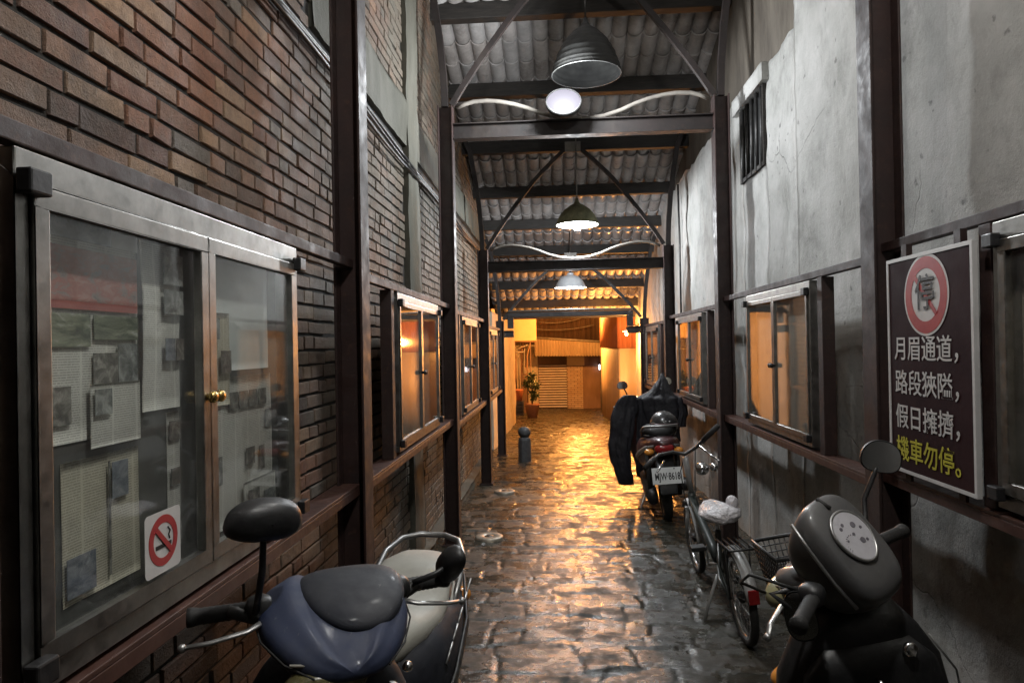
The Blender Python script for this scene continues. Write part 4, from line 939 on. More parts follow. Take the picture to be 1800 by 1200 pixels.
# ---- near scooter on the right, seen from behind its handlebar
M['grey_paint'] = paint('graphite_paint', (.060,.060,.062), (.095,.094,.095), .30, .4)
M['dial'] = surf('pale_dial', (.42,.41,.44), (.55,.54,.57), 14, .25, .4, 0, 0)
M['dial_mark'] = surf('dial_marks', (.10,.09,.11), (.16,.15,.17), 20, .4)
def dash_extra(r, sm, co):
    # instrument panel facing the rider: local plane at the back of the cowl
    Md = sm @ Matrix.Translation((-.055,.385,1.085)) @ Matrix.Rotation(math.radians(56), 4, 'X') @ Matrix.Rotation(math.radians(-14), 4, 'Y')
    m = MB(); m.loft([[(p[0],p[1],p[2]) for p in se((0,yc,z),w,d,32,.62,'z')] for z,yc,w,d in ((-.17,-.035,.075,.085),(-.10,-.03,.098,.120),(-.03,-.022,.100,.138),(-.004,-.016,.096,.134),(.010,-.012,.086,.120),(.017,-.006,.074,.100))]); m.build('dash_hood', M['grey_paint'], co, True, M=Md, sub=1)
    m = MB(); m.prism([(.054*math.cos(a)*(1+.10*math.sin(a)), .062*math.sin(a)) for a in [2*PI*k/40 for k in range(40)]], lambda a,b: (a,b,.0185), lambda a,b: (a,b,.0235)); dl = m.build('speedometer', M['dial'], co, True, M=Md)
    m = MB(); pb = [(.056*math.cos(a)*(1+.10*math.sin(a)), .064*math.sin(a), .021) for a in [2*PI*k/48 for k in range(48)]]; m.tube(pb+[pb[0]], .0042, 8, caps=False); m.build('bezel', M['rim'], co, True, M=Md)
    m = MB(); m.tube([(-.101,.10,-.02),(-.103,.03,-.025),(-.102,-.06,-.03),(-.090,-.13,-.035)], .0045, 8); m.build('hood_trim', M['rim'], co, True, M=Md)
    m = MB(); m.tube([(.0,.08,.018),(.0,.115,.004)], .006, 6); m.build('dash_screw', M['rubber'], co, True, M=Md)
    m = MB()
    for (a,b,q) in ((-.012,.034,.0045),(-.024,.028,.0045),(.018,.022,.0075),(.034,.008,.004),(.012,-.018,.0075),(-.03,-.002,.003),(.0,.004,.004),(.026,-.022,.004)): m.prism(disc_poly(q,16,(a,b)), lambda x,y: (x,y,.0237), lambda x,y: (x,y,.0245))
    for k in range(13):
        a = math.radians(200-k*16); m.prism([(-.018+.026*math.cos(a)-.001,-.016+.026*math.sin(a)-.001),(-.018+.026*math.cos(a)+.001,-.016+.026*math.sin(a)-.001),(-.018+.021*math.cos(a)+.001,-.016+.021*math.sin(a)+.001),(-.018+.021*math.cos(a)-.001,-.016+.021*math.sin(a)+.001)], lambda x,y: (x,y,.0237), lambda x,y: (x,y,.0243))
    b_ = m.build('dial_marks', M['dial_mark'], r, True, M=Md); b_.parent = co
    for k, pts in enumerate((((-.20,.45,1.0),(-.24,.56,1.04),(-.16,.64,.98),(-.05,.60,.90)), ((.20,.45,1.0),(.23,.55,1.05),(.14,.63,.99),(.04,.60,.90)), ((-.18,.44,.98),(-.20,.50,.92),(-.12,.50,.86)))): MB().tube(pts, .0045, 6).build('control_cable', M['rubber'], r, True, M=sm)
    m = MB(); m.lathe([(0,0),(.018,0),(.018,.008),(.012,.012),(0,.012)], (.09,.352,.80), 16, Matrix.Rotation(PI/2,4,'X')); m.build('ignition_lock', M['chrome'], r, True)
    m = MB(); m.tube([(0,.36,.74),(0,.335,.74),(0,.325,.72),(0,.335,.70)], .006, 8); m.build('bag_hook', M['chrome'], r, True)
    m = MB(); m.tube([(s_*w, y, z) for s_, w, y, z in ((1,.205,.395,.48),(1,.218,.385,.60),(1,.205,.37,.72),(1,.15,.365,.82))], .003, 6); m.build('shield_seam', M['rim'], r, True)
    # wire basket hung on the front of the leg shield
    m = MB(); x0,x1,y0,y1,zt,zb = -.12,.17,.57,.76,.985,.79
    def bar(a,b,q=.0022): m.tube([a,b], q, 5)
    for k in range(19):
        f = k/18; x = x0+(x1-x0)*f; xb = x*.82
        bar((x,y0,zt),(xb,y0+.01,zb)); bar((x,y1,zt),(xb,y1-.04,zb)); bar((xb,y0+.01,zb),(xb,y1-.04,zb))
    for k in range(11):
        f = k/10; y = y0+(y1-y0)*f; yb = y0+.01+(y1-y0-.05)*f
        bar((x0,y,zt),(x0*.82,yb,zb)); bar((x1,y,zt),(x1*.82,yb,zb)); bar((x0*.82,yb,zb),(x1*.82,yb,zb))
    for k in range(1,10):
        f = k/10; z = zt+(zb-zt)*f; xa = x0*(1-.18*f); xb_ = x1*(1-.18*f); ya = y0+.01*f; yb = y1-.04*f
        bar((xa,ya,z),(xb_,ya,z)); bar((xa,yb,z),(xb_,yb,z)); bar((xa,ya,z),(xa,yb,z)); bar((xb_,ya,z),(xb_,yb,z))
    m.tube([(x0,y0,zt),(x1,y0,zt),(x1,y1,zt),(x0,y1,zt),(x0,y0,zt)], .006, 8)
    bk = m.build('basket', M['black'], r, True)
    m = MB(); m.box(-.12,-.04,y0-.004,y0+.002,zt-.05,zt-.030); m.build('basket_slot', M['rubber'], bk, True)
zf = floor_z(1.3)
scooter('motor_scooter', 'dark grey scooter in the right foreground seen over its pale speedometer, with wire basket', (.87, 1.33, zf), math.radians(4), math.radians(-9), math.radians(42),
  dict(cowl_rings=((.615,.945,.03,.015),(.59,.95,.075,.035),(.54,.96,.105,.048),(.48,.97,.120,.052),(.42,.975,.118,.048),(.37,.97,.10,.038),(.34,.965,.06,.02)), crease=.004, body=M['black'], shield=M['black'], cowl=M['grey_paint'], fender=M['black'], seat=M['rubber'], accent=M['darkmetal'], inner=True, rail=M['rim'],
    mirrors=[((.20,.45,1.0),(.265,.465,1.09),(.32,.42,1.20),(-.80,-.60,.05),.054,.046,None,-.35,.03), ((-.175,.45,1.0),(-.24,.51,1.0),(-.215,.46,.945),(-.88,-.46,.12),.036,.058,None,.1,.03)],
    extra=dash_extra, stand=.02), .96)
# ---- scooter farther down the passage, tail towards the camera
M['maroon'] = paint('maroon_paint', (.040,.010,.012), (.075,.018,.020), .25, .6)
zf = floor_z(6.85)
sc3 = scooter('motor_scooter', 'maroon scooter with white licence plate, tail to the camera behind the bicycle', (.985, 6.84, zf), math.radians(-2), math.radians(-4), math.radians(12),
  dict(body=M['maroon'], seat=M['rubber'], accent=M['rim'], rail=M['rim'], plate='MJW·8618', dark=M['black'],
    mirrors=[((.175,.45,1.0),(.20,.47,1.10),(.235,.45,1.17),(.0,-1,.05),.055,.042), ((-.175,.45,1.0),(-.21,.47,1.10),(-.245,.45,1.17),(.0,-1,.05),.055,.042)]))
# helmet on its seat
hb = empty('helmet', (.965, 6.36, -.80), (0,0,0), 'black open face helmet with red trim resting on the maroon scooter seat', 'helmet')
M['helmet'] = paint('black_helmet_shell', (.012,.012,.013), (.022,.020,.021), .18, .6)
vs = []; fs = []; nu, nv = 32, 14
for i in range(nv+1):
    b = math.radians(88-i*(115/nv))
    for j in range(nu):
        a = 2*PI*j/nu; lim = 1.0
        bb = b
        if math.sin(a) < -.35: bb = max(b, math.radians(8))     # face opening towards the camera
        vs.append((.965+.128*math.cos(bb)*math.cos(a), 6.36+.145*math.cos(bb)*math.sin(a), -.755+.128*math.sin(bb)))
fs = [(i*nu+j, i*nu+(j+1)%nu, (i+1)*nu+(j+1)%nu, (i+1)*nu+j) for i in range(nv) for j in range(nu)]
o = MB().add(vs, fs, True).build('shell', M['helmet'], hb); md = o.modifiers.new('thick', 'SOLIDIFY'); md.thickness = .018
pts = [(.965+.132*math.cos(math.radians(8))*math.cos(a), 6.36+.149*math.cos(math.radians(8))*math.sin(a), -.755+.018) for a in [math.radians(200+k*10) for k in range(15)]]
pts = [(.965-.120,6.33,-.80)] + pts + [(.965+.120,6.33,-.80)]
MB().tube(pts, .008, 8).build('red_trim', M['maroon'], hb)
m = MB(); m.ell((.965,6.36,-.765), (.108,.122,.10), 20, 12); m.build('lining', M['rubber'], hb)
m = MB()
for k in range(3): m.ell((.965-.03+.03*k, 6.36-.132, -.712), (.008,.006,.008), 10, 6)
m.build('snap', M['chrome'], hb)
# raincoat draped over its handlebar, trousers hung beside it
M['raincloth'] = surf('black_rain_cloth', (.007,.007,.010), (.016,.015,.021), 7, .55, .8, 0, .5, 22, .02)
def cloth(name, rings, parent, seed, amp=.016, mat=None, n=72, per=5):
    """hanging cloth: a tapering bag with vertical folds, creases and a crumpled surface"""
    R = []; K = len(rings)
    def cr(a, b, c, d, t): return .5*((2*b)+(-a+c)*t+(2*a-5*b+4*c-d)*t*t+(-a+3*b-3*c+d)*t*t*t)
    flat = [(*c, w, d) for c, w, d in rings]
    for i in range(K-1):
        for q in range(per if i < K-2 else per+1):
            t_ = q/per; g = [flat[max(i-1,0)], flat[i], flat[i+1], flat[min(i+2,K-1)]]
            x, y, z, w, d = (cr(g[0][j], g[1][j], g[2][j], g[3][j], t_) for j in range(5)); w = max(w, .004); d = max(d, .004)
            ring = []; s_ = (i+t_)/(K-1)
            for k in range(n):
                a = 2*PI*k/n
                f = 1 +   .12*math.sin(3*a+seed+2.2*s_) + .09*(abs(math.sin(4.5*a+seed*1.7+1.5*s_))-.5)*2*(.4+s_) + .035*math.sin(13*a-3*s_*seed)
                p = Vector((x+w*f*math.cos(a), y+d*f*math.sin(a), z))
                v = p*7+Vector((seed,seed*.3,0)); r1 = 1-abs(noise.noise(v))*2; r2 = 1-abs(noise.noise(v*2.1+Vector((7,1,3))))*2
                p += Vector((math.cos(a), math.sin(a), 0))*((r1-.5)*amp+(r2-.5)*amp*.15)*min(1, w/.05)
                p.z += noise.noise(p*4+Vector((0,seed,5)))*amp*.5
                ring.append(p)
            R.append(ring)
    return MB().loft(R).build(name, mat or M['raincloth'], parent)
rc = empty('raincoat', (1.04, 7.2, -.7), (0,0,0), 'black raincoat with peaked hood draped over the handlebar of the maroon scooter', 'raincoat')
cloth('coat_body', [((1.080,7.16,-.318),.008,.010),((1.078,7.16,-.37),.034,.045),((1.070,7.15,-.43),.066,.075),((1.060,7.15,-.49),.100,.095),((1.045,7.15,-.535),.150,.11),((1.040,7.13,-.575),.205,.12),((1.045,7.12,-.66),.210,.11),((1.05,7.11,-.76),.200,.10),((1.055,7.11,-.86),.190,.085),((1.06,7.11,-.97),.180,.07),((1.06,7.11,-1.02),.175,.065)], rc, 3, .012)
cloth('sleeve', [((1.232,7.1,-.56),.030,.04),((1.245,7.09,-.62),.050,.05),((1.255,7.08,-.70),.052,.045),((1.245,7.06,-.78),.050,.035),((1.228,7.05,-.86),.050,.026)], rc, 6, .010)
tr = empty('rain_trousers', (.66, 7.06, -.6), (0,0,0), 'black rain trousers hanging from the left grip of the maroon scooter', 'trousers')
cloth('near_leg', [((.725,7.05,-.530),.055,.04),((.715,7.05,-.57),.085,.055),((.69,7.05,-.66),.110,.055),((.655,7.03,-.80),.112,.052),((.632,7.02,-.95),.108,.048),((.622,7.01,-1.08),.100,.044),((.635,7.01,-1.20),.090,.040),((.66,7.01,-1.32),.078,.034),((.690,7.02,-1.44),.070,.022)], tr, 9, .012)
cloth('far_leg', [((.82,7.10,-.57),.07,.04),((.85,7.10,-.66),.075,.04),((.865,7.10,-.78),.065,.038),((.855,7.10,-.95),.060,.035),((.845,7.09,-1.15),.056,.032),((.845,7.08,-1.30),.055,.026),((.85,7.08,-1.37),.055,.018)], tr, 13, .010)

# ================================================================ bicycle
M['bike_paint'] = paint('dark_green_frame', (.020,.028,.026), (.040,.048,.045), .3, .4)
M['silver_paint'] = paint('silver_frame', (.30,.30,.30), (.42,.42,.41), .3, .3)
M['bag'] = surf('clear_plastic_bag', (.55,.53,.55), (.72,.70,.72), 14, .18, .4, 0, .9, 35, .02)
zf = floor_z(4.14)
bk = empty('bicycle', (.935, 4.14, zf), (0, math.radians(-6), math.radians(1)), 'small folding bicycle with plastic bag over its saddle, leaning on its kickstand', 'bicycle')
B = lambda m, n, mat, **k: m.build(n, mat, bk, True, **k)
Rw = .232
wheel(bk, (0,.55,Rw), Rw, .028, 28); wheel(bk, (0,-.55,Rw), Rw, .028, 28)
m = MB(); m.tube([(0,.44,.52),(0,.30,.44),(0,.0,.33),(0,-.10,.27)], [.026,.028,.028,.026], 14); m.tube([(0,-.14,.27),(0,-.20,.48)], .018, 12); m.tube([(0,-.10,.26),(.045,-.3,.245),(.055,-.55,Rw)], .010, 8); m.tube([(0,-.10,.26),(-.045,-.3,.245),(-.055,-.55,Rw)], .010, 8)
m.tube([(0,-.185,.42),(.05,-.36,.34),(.055,-.55,Rw)], .009, 8); m.tube([(0,-.185,.42),(-.05,-.36,.34),(-.055,-.55,Rw)], .009, 8); m.tube([(0,.455,.56),(0,.475,.44)], .024, 12); B(m, 'frame', M['bike_paint'])
m = MB()
for s in (-1, 1): m.tube([(s*.03,.475,.45),(s*.045,.50,.36),(s*.05,.55,Rw)], .012, 8)
m.box(-.05,.05,.462,.492,.44,.46); B(m, 'fork', M['silver_paint'])
m = MB(); m.tube([(0,.455,.55),(-.01,.43,.66),(-.02,.41,.80)], .019, 12); B(m, 'stem', M['silver_paint'])
m = MB(); m.tube([(-.30,.28,.79),(-.20,.34,.845),(-.10,.395,.845),(-.02,.41,.82),(.06,.395,.86),(.12,.34,.93),(.16,.30,.975)], .0115, 10); hbz = B(m, 'handlebar', M['darkmetal'])
m = MB(); m.tube([(-.31,.27,.785),(-.23,.325,.83)], .017, 12); m.build('grip', M['rubber'], hbz, True)
m = MB(); m.tube([(.10,.36,.905),(.185,.275,.998)], .018, 12); m.build('grip', M['rubber'], hbz, True)
MB().tube([(.07,.34,.87),(.11,.25,.83),(.14,.16,.80)], [.008,.006,.006], 8).build('brake_lever', M['chrome'], hbz, True); MB().tube([(-.17,.32,.81),(-.24,.22,.76)], .006, 8).build('brake_lever', M['chrome'], hbz, True)
m = MB(); m.lathe([(0,-.03),(.030,-.028),(.040,-.01),(.042,.02),(.034,.045),(.0,.05)], (.055,.30,.735), 20, Matrix.Rotation(math.radians(75),4,'X')); m.ell((.12,.24,.75), (.028,.035,.028), 14, 10); m.build('bell', M['chrome'], hbz, True)
m = MB(); m.tube([(0,-.185,.44),(0,-.235,.60)], .013, 10); B(m, 'seat_post', M['chrome'])
m = MB(); m.loft([se((0,y,z),w,h,18,.8) for y,z,w,h in ((.02,.575,.018,.012),(-.06,.580,.025,.022),(-.16,.585,.045,.028),(-.26,.595,.085,.035),(-.34,.60,.095,.036),(-.38,.595,.07,.025))]); sd = B(m, 'saddle', M['rubber'])
rings = []
for y,z,w,h in ((.03,.578,.012,.010),(-.04,.590,.050,.035),(-.14,.598,.072,.040),(-.24,.607,.105,.045),(-.33,.612,.118,.046),(-.40,.61,.09,.042),(-.44,.60,.03,.02)):
    ring = []
    for k in range(30):
        a = 2*PI*k/30; f = 1+.10*math.sin(7*a+y*40)+.06*math.sin(11*a-y*55); p = Vector((w*f*math.cos(a), y, z+h*f*math.sin(a)))
        p += Vector((noise.noise(p*28), noise.noise(p*28+Vector((3,1,0))), noise.noise(p*28+Vector((0,5,2)))))*.014; ring.append(p)
    rings.append(ring)
m = MB(); m.loft(rings); m.ell((.075,-.30,.655), (.035,.045,.040), 14, 10); m.build('saddle_bag', M['bag'], sd, True, sub=1)
for c, a0, a1, nm in ((-.55, 10, 165, 'rear_fender'), (.55, 40, 175, 'front_fender')):
    rings = []
    for k in range(15):
        a = math.radians(a0+(a1-a0)*k/14); rad = Rw+.026; q = Vector((0,c+rad*math.cos(a),Rw+rad*math.sin(a))); nr = Vector((0,math.cos(a),math.sin(a)))
        rings.append([q+Vector((1,0,0))*math.cos(b)*.032+nr*(math.sin(b)*.004-.016*math.cos(b)**2) for b in [2*PI*t_/12 for t_ in range(12)]])
    m = MB(); m.loft(rings); fd_ = B(m, nm, M['silver_paint'])
m = MB(); m.box(-.026,.026,-.812,-.800,.29,.36); m.build('rear_reflector', M['lens_red'], bk, True, bevel=.004)
m = MB(); m.tube([(-.06,-.42,.50),(-.06,-.70,.52),(.06,-.70,.52),(.06,-.42,.50)], .006, 8); m.tube([(-.06,-.60,.51),(-.055,-.55,Rw)], .005, 6); m.tube([(.06,-.60,.51),(.055,-.55,Rw)], .005, 6)
for x in (-.03,0,.03): m.tube([(x,-.42,.502),(x,-.70,.52)], .005, 6)
B(m, 'luggage_rack', M['darkmetal'])
m = MB(); m.lathe([(.062,-.003),(.070,-.003),(.070,.003),(.062,.003),(.062,-.003)], (.06,-.10,.26), 24, Matrix.Rotation(PI/2,4,'Y')); m.tube([(.065,-.10,.26),(.07,-.02,.13)], .009, 8); m.tube([(-.06,-.10,.26),(-.075,-.18,.39)], .009, 8); m.tube([(-.06,-.10,.26),(.065,-.10,.26)], .014, 10); B(m, 'crank', M['chrome'])
m = MB(); m.box(.075,.15,-.055,.015,.115,.140); B(m, 'pedal', M['rubber'], bevel=.004)
m = MB(); m.box(-.16,-.08,-.215,-.145,.378,.402); B(m, 'pedal', M['rubber'], bevel=.004)
m = MB(); m.tube([(-.04,-.24,.25),(-.10,-.26,.13),(-.155,-.28,.012)], .009, 8); m.ell((-.158,-.28,.010),(.014,.022,.010),10,6); B(m, 'kickstand', M['silver_paint'])
m = MB(); m.tube([(-.02,.41,.82),(-.05,.47,.70),(-.04,.50,.52),(-.03,.48,.46)], .0035, 6); m.tube([(.05,.40,.85),(.04,.47,.66),(.02,.46,.50),(.02,.2,.44),(.03,-.2,.40)], .0035, 6); B(m, 'brake_cable', M['black'])
# ================================================================ the lit alley beyond
M['corr_red'] = surf('rusty_red_sheet', (.30,.10,.05), (.42,.17,.08), 3, .5, .75, 0, .15, 60, .003, (1,1,.2))
M['corr_tan'] = surf('tan_corrugated_sheet', (.34,.25,.16), (.48,.38,.26), 2.5, .5, .75, 0, .15, 60, .003, (1,1,.15))
M['corr_brown'] = surf('dark_brown_sheet', (.06,.035,.022), (.14,.085,.055), 3, .6, .85, 0, .15, 60, .003, (1,1,.15))
M['cream'] = surf('cream_render', (.42,.36,.27), (.56,.50,.40), 4, .75, .9, 0, .4, 25, .008)
M['shutter'] = surf('shutter_slats', (.50,.47,.44), (.64,.61,.58), 5, .5, .7, 0, .05)
M['rust'] = surf('rusty_board', (.13,.075,.045), (.26,.16,.10), 3, .7, .9, 0, .4, 20, .008, (1,1,.3))
M['yellow_board'] = surf('pale_yellow_board', (.46,.36,.19), (.54,.43,.25), 3, .55, .7, 0, .1, 30, .004)
def corrugated(name, mat, parent, p0, p1, z0, z1, pitch=.09, amp=.014, seg=8, th=.006):
    """upright corrugated sheet from p0 to p1 (plan points); z0, z1 may be pairs for sloping edges"""
    p0 = Vector((*p0,0)); p1 = Vector((*p1,0)); L = (p1-p0).length; d = (p1-p0)/L; n = Vector((-d.y, d.x, 0))
    k = int(L/pitch*seg); Z0 = z0 if isinstance(z0, tuple) else (z0,z0); Z1 = z1 if isinstance(z1, tuple) else (z1,z1)
    V = []; F = []
    for i in range(k+1):
        f = i/k; q = p0+d*L*f; o = amp*math.cos(2*PI*i/seg)
        for t_ in (0, th):
            w = q + n*(o-t_)
            V += [(w.x,w.y,Z0[0]+(Z0[1]-Z0[0])*f), (w.x,w.y,Z1[0]+(Z1[1]-Z1[0])*f)]
    for i in range(k):
        a = i*4; b = a+4
        F += [(a,b,b+1,a+1), (a+2,a+3,b+3,b+2), (a,a+2,b+2,b), (a+1,b+1,b+3,a+3)]
    return MB().add(V, F, True).build(name, mat, parent)
# left plaster wall of the exit
lw = empty('side_wall', (-1.05, 13.5, floor_z(13.5)), label='plastered wall end lit orange on the left of the exit', cat='wall')
rough_slab('wall_face', M['cream'], lw, 10.96, 16.8, -2.0, .55, -1.04, .22, 1, .05, .012, 61)
# right tin building
rb = empty('tin_building', (2.2, 16.5, floor_z(16)), label='tin sided building with a red band on top at the right of the alley', cat='building')
zb = floor_z(14.2)-.05
corrugated('front_sheet', M['corr_tan'], rb, (1.28,14.2), (3.4,14.2), zb, -.105, .30, .012)
corrugated('front_band', M['corr_red'], rb, (1.26,14.16), (3.4,14.16), -.10, 1.6, .10, .012)
corrugated('side_sheet', M['corr_tan'], rb, (1.27,19.8), (1.28,14.2), floor_z(19.8)-.05, -.105, .11, .012)
corrugated('side_band', M['corr_red'], rb, (1.25,19.8), (1.26,14.16), -.10, 1.6, .085, .016)
m = MB(); m.box(1.31,3.4,14.24,19.8,-2.1,1.55); m.build('core', M['corr_brown'], rb)
# back building with roller shutter
BY = 23.0
bb = empty('shop_building', (.4, BY, floor_z(BY)), label='low shop building with a roller shutter closing the end of the alley', cat='building')
zg = floor_z(BY)-.06
m = MB(); m.box(-4.2,5.0,BY+.14,BY+2.5,zg-.1,3.2); m.build('wall', M['cream'], bb)
m = MB(); m.box(-1.15,-.66,BY,BY+.14,zg,.0); m.build('plastered_pier', M['cream'], bb, bevel=.01)
# brick jamb right of the shutter
brM = NT('pale_brick'); bt = brM.n("ShaderNodeTexBrick"); bt.inputs["Scale"].default_value = 1; bt.inputs["Brick Width"].default_value = .22; bt.inputs["Row Height"].default_value = .068; bt.inputs["Mortar Size"].default_value = .008
bt.inputs["Color1"].default_value = (.40,.28,.19,1); bt.inputs["Color2"].default_value = (.48,.37,.27,1); bt.inputs["Mortar"].default_value = (.14,.10,.07,1)
brM.l(brM.map((1,1,1), (PI/2,0,0)), bt.inputs["Vector"]); brM.set(**{"Base Color": bt.outputs[0], "Roughness": .8}); brM.bump(bt.outputs[1], .6, -.01)
m = MB(); m.box(.315,.84,BY+.02,BY+.139,zg,-.72); m.build('brick_jamb', brM.m, bb)
m = MB(); m.box(.318,.90,BY-.04,BY+.138,-.717,-.36); m.build('meter_boxes', M['yellow_board'], bb, bevel=.01)
m = MB(); m.box(.842,1.42,BY-.02,BY+.137,zg,-.20); m.build('rusty_door', M['rust'], bb)
m = MB(); m.box(1.62,2.4,BY-.25,BY+.137,zg,.6); m.build('side_pier', M['cream'], bb)
sh = MB(); pitch = .068; z = zg
rings = []; V = []; F = []
k = 0
zz = zg
m = MB(); m.box(-.655,.31,BY+.10,BY+.138,zg,-.656); m.build('shutter_backing', M['corr_brown'], bb)  # dark brown backing carries the shade between the slats as colour
m = MB()
while zz < -.70:
    m.add([(-.64,BY+.095,zz+.004),(.30,BY+.095,zz+.004),(-.64,BY+.055,zz+.012),(.30,BY+.055,zz+.012),(-.64,BY+.050,zz+.030),(.30,BY+.050,zz+.030),(-.64,BY+.060,zz+.050),(.30,BY+.060,zz+.050),(-.64,BY+.098,zz+.054),(.30,BY+.098,zz+.054)], [(0,1,3,2),(2,3,5,4),(4,5,7,6),(6,7,9,8),(0,8,9,1),(0,2,4,6,8),(1,9,7,5,3)])
    zz += .086
sh_ = m.build('roller_shutter', M['shutter'], bb)
m = MB(); m.box(-.66,.315,BY-.02,BY+.138,-.655,-.40); m.build('shutter_box', M['corr_brown'], bb, bevel=.01)
corrugated('upper_cladding', M['corr_brown'], bb, (-1.4,BY-.02), (1.5,BY-.02), .02, 2.6, .16, .02)
# sloping awning of corrugated sheet
V = []; F = []; n = 120
for i in range(n+1):
    x = -.72+2.24*i/n; o = .018*math.cos(2*PI*i/5)
    for (yy, za) in ((BY-.95, -.36-.03*(i/n)), (BY-1.2, .19-.085*(i/n)*2)):
        V += [(x,yy,za+o),(x,yy,za+o+.008)]
for i in range(n):
    a = i*4; b = a+4; F += [(a,a+2,b+2,b),(a+1,b+1,b+3,a+3),(a+2,a+3,b+3,b+2),(a,b,b+1,a+1)]
MB().add(V, F).build('awning_sheet', M['corr_tan'], bb)
m = MB(); m.tube([(-.74,BY-1.22,.235),(1.52,BY-1.22,.055)], .035, 10); m.build('awning_pipe', M['pipe'], bb)
# square board sign hung at the left of the alley
sb = empty('board_sign', (-.96, 20.2, .5), label='plain pale square board hung high on the left of the alley', cat='sign')
m = MB(); m.box(-1.31,-.61,20.2,20.30,.122,1.01); m.build('board', M['yellow_board'], sb, bevel=.01)
m = MB(); m.tube([(-1.29,20.25,.10),(-.63,20.25,.105)], .02, 8); m.tube([(-1.27,20.26,.10),(-1.27,20.26,-2.0)], .022, 8); m.tube([(-.79,20.26,.105),(-.79,20.26,-2.02)], .012, 8); m.build('support', M['rust'], sb)
# pipes and wires between the board and the shutter
pr = empty('pipe_rack', (-1.25, 20.4, -.4), label='cluster of pipes and meters under the square board', cat='pipes')
R = random.Random(4)
for k in range(7):
    x = -1.42+k*.085; m = MB(); m.tube([(x,20.55+.05*R.random(),floor_z(20.4)),(x,20.57,-.35+.2*R.random()),(x+R.uniform(-.12,.12),20.6,.0+.1*R.random())], .016+.010*R.random(), 8); m.build('pipe', M['pipe'] if k % 2 else M['rust'], pr)
m = MB(); m.tube([(-1.5,20.36,-.05),(-1.2,20.34,-.12),(-.85,20.34,.02)], .015, 8); m.tube([(-1.5,20.36,-.22),(-1.0,20.34,-.20)], .02, 8); m.build('cross_pipe', M['pipe'], pr)
bx_ = MB(); bx_.box(-1.10,-.92,20.30,20.42,floor_z(20.4),-.85); o = bx_.build('leaning_board', M['corr_brown'], bevel=.01); tag(o, 'dark upright board standing beside the potted shrub', 'board')
wl = empty('red_stool', (-1.15, 19.6, floor_z(19.6)), label='red plastic tub on a dark crate at the left of the alley', cat='tub')
zt = floor_z(19.6)
MB().lathe([(.0,zt+.42),(.14,zt+.42),(.18,zt+.72),(.19,zt+.74),(.17,zt+.73),(.13,zt+.45),(0,zt+.44)], (-1.18,19.6,0), 20).build('tub', M['corr_red'], wl)
m = MB()
for k in range(4): m.box(-1.38,-.99,19.42,19.435,zt+.02+.1*k,zt+.09+.1*k); m.box(-1.38,-.99,19.765,19.78,zt+.02+.1*k,zt+.09+.1*k)
for x in (-1.38,-1.01): m.box(x,x+.02,19.436,19.764,zt,zt+.41)
m.box(-1.36,-1.012,19.44,19.76,zt+.395,zt+.415); m.build('crate', M['black'], wl)
# potted shrub
M['leaf'] = surf('dark_leaf', (.020,.045,.014), (.055,.095,.030), 20, .4, .6)
M['pot'] = surf('clay_pot', (.16,.075,.045), (.24,.12,.075), 9, .7, .9)
px_, py_ = -.70, 18.4; pz = floor_z(py_)
ps = empty('potted_shrub', (px_, py_, pz), label='dark leafy shrub in a clay pot beside the roller shutter', cat='plant')
MB().lathe([(0,pz),(.13,pz),(.19,pz+.32),(.205,pz+.34),(.205,pz+.38),(.18,pz+.38),(.17,pz+.33),(0,pz+.33)], (px_,py_,0), 24).build('pot', M['pot'], ps)
m = MB(); m.tube([(px_,py_,pz+.32),(px_+.02,py_,pz+.7),(px_-.03,py_,pz+1.15)], [.025,.018,.008], 8)
m.tube([(px_+.01,py_,pz+.5),(px_+.12,py_-.05,pz+.85)], [.014,.006], 6); m.tube([(px_+.01,py_,pz+.55),(px_-.14,py_+.04,pz+.9)], [.014,.006], 6); m.build('trunk', M['wood'], ps)
m = MB(); R = random.Random(8)
for k in range(620):
    b = R.choice(((.0,.0,1.12,.13),(.11,-.05,.88,.13),(-.13,.03,.92,.13),(.02,.02,.72,.15),(-.05,0,1.0,.16),(.06,0,.58,.12)))
    d = Vector((R.gauss(0,1),R.gauss(0,1),R.gauss(0,1))).normalized()*b[3]*R.random()**.4
    c = Vector((px_+b[0],py_+b[1],pz+b[2]))+d; L = R.uniform(.05,.09); w = L*.38
    q = Matrix.Rotation(R.uniform(0,6.28),3,'Z') @ Matrix.Rotation(R.uniform(-1.0,1.0),3,'X') @ Matrix.Rotation(R.uniform(-.8,.8),3,'Y')
    m.add([c+q@Vector(v) for v in ((0,0,0),(w,L*.45,.008),(0,L,-.01),(-w,L*.45,.008))], [(0,1,2,3)])
m.build('foliage', M['leaf'], ps)
# stone bollard
M['bollard'] = surf('dark_granite', (.035,.036,.038), (.085,.085,.085), 30, .45, .7, 0, .5, 50, .006)
bz = floor_z(9.65); bo = empty('stone_bollard', (-.485, 9.65, bz), label='squat dark stone bollard with a rounded head standing near the exit', cat='bollard')
T8 = Matrix.Rotation(PI/8, 4, 'Z')
o = MB().lathe([(0,bz-.02),(.098,bz-.02),(.094,bz+.30),(.083,bz+.335),(0,bz+.336)], (-.485,9.65,0), 8, T8, smooth=False).build('shaft', M['bollard'], bo, bevel=.008)
MB().lathe([(.060,bz+.33),(.062,bz+.352),(.078,bz+.368),(.090,bz+.395),(.090,bz+.43),(.074,bz+.465),(.040,bz+.483),(0,bz+.487)], (-.485,9.65,0), 28).build('head', M['bollard'], bo)
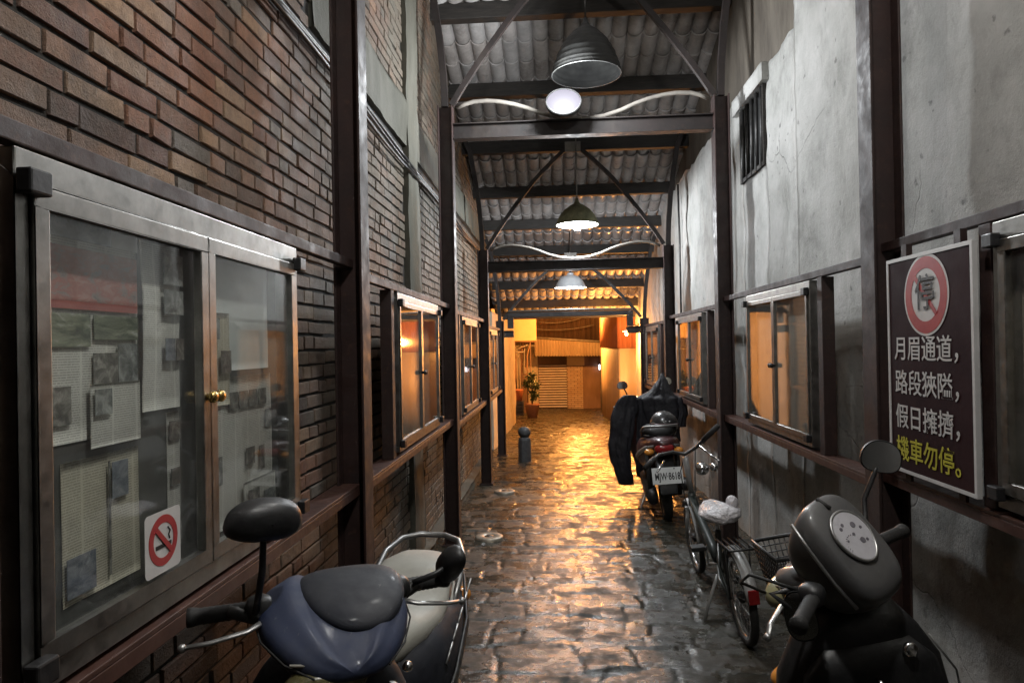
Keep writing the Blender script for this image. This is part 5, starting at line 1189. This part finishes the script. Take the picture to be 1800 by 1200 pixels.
# sodium lamp on a bracket under the roof end, bolted to the corner of the tin building
sl = empty('wall_lamp', (1.27, 12.6, .25), label='orange sodium lamp on a short arm from the plaster wall, just inside the roof end', cat='lamp')
m = MB(); m.tube([(1.50,12.6,.30),(1.38,12.6,.335),(1.29,12.6,.31),(1.27,12.6,.26)], .014, 8); m.box(1.475,1.50,12.56,12.64,.24,.36); m.build('bracket', M['darkmetal'], sl)
MB().lathe([(0,.065),(.03,.06),(.06,.032),(.07,.02),(.066,.017),(.0,.04)], (1.27,12.6,.195), 24).build('reflector', M['shade_white'], sl)
m = MB(); m.ell((1.27,12.6,.18), (.032,.032,.042), 16, 10); m.build('bulb', emit('sodium_bulb', (1,.5,.12), 10), sl)
light('lamp_light', (1.26, 12.6, .09), POW['sodium'], SODIUM, .06, sl)
s2 = empty('street_lamp', (.62, 18.8, 1.1), label='orange sodium lamp on a long arm high over the middle of the alley', cat='lamp')
m = MB(); m.tube([(1.24,18.8,1.07),(1.0,18.8,1.21),(.75,18.8,1.21),(.62,18.8,1.17)], .02, 8); m.build('bracket', M['darkmetal'], s2)
MB().lathe([(0,.13),(.05,.12),(.10,.08),(.15,.02),(.16,.0),(.15,-.004),(.0,.05)], (.62,18.8,1.06), 24).build('reflector', M['shade_white'], s2)
m = MB(); m.ell((.62,18.8,1.035), (.05,.05,.045), 16, 10); m.build('bulb', emit('sodium_bulb_far', (1,.5,.12), 10), s2)
light('lamp_light', (.62, 18.8, .95), POW['alley'], SODIUM, .08, s2)
for k, (x, r_) in enumerate(((1.46,.05),(1.60,.035),(1.72,.05))): MB().tube([(x,BY-.12,zg),(x,BY-.12,1.4+.3*k)], r_, 10).build('drain_pipe', M['pipe'] if k != 1 else M['black'], bb)
m = MB(); m.box(1.43,1.62,BY-.02,BY+.137,zg,-.2); m.build('dark_gap', M['black'], bb)  # black panel, the shade of the gap put into its colour
wlp = empty('wall_lamp', (1.40, BY-.14, -.78), label='small bright white lamp on the rusty door of the shop building', cat='lamp')
m = MB(); m.ell((1.40,BY-.10,-.78), (.035,.04,.09), 14, 10); m.build('bulb', emit('white_bulb', (.85,.85,1.0), 5), wlp)
m = MB(); m.box(1.37,1.43,BY-.06,BY-.021,-.85,-.66); m.build('mount', M['darkmetal'], wlp)
# loose power wires in front of the dark cladding
for i, (a, b, s_) in enumerate((((-.6,22.3,.75),(1.1,22.3,.95),.12), ((-.9,22.4,.55),(1.2,22.4,.62),.10))):
    A_, B_ = Vector(a), Vector(b); pts = [A_.lerp(B_, k/16) - Vector((0,0,s_*4*(k/16)*(1-k/16))) for k in range(17)]
    tag(MB().tube(pts, .010, 6).build('power_wire', M['pipe']), ('upper sagging wire across the dark cladding of the shop', 'lower sagging wire across the dark cladding of the shop')[i], 'wire', 'wires over the alley')
# night backdrop walls that close the alley at both sides
cl = empty('alley_house', (-2.4, 20, floor_z(20)), label='dim rendered house side closing the alley on the left', cat='building')
m = MB(); m.box(-3.4,-1.62,16.9,23.1,-2.6,3.4); m.build('wall', M['cream'], cl)
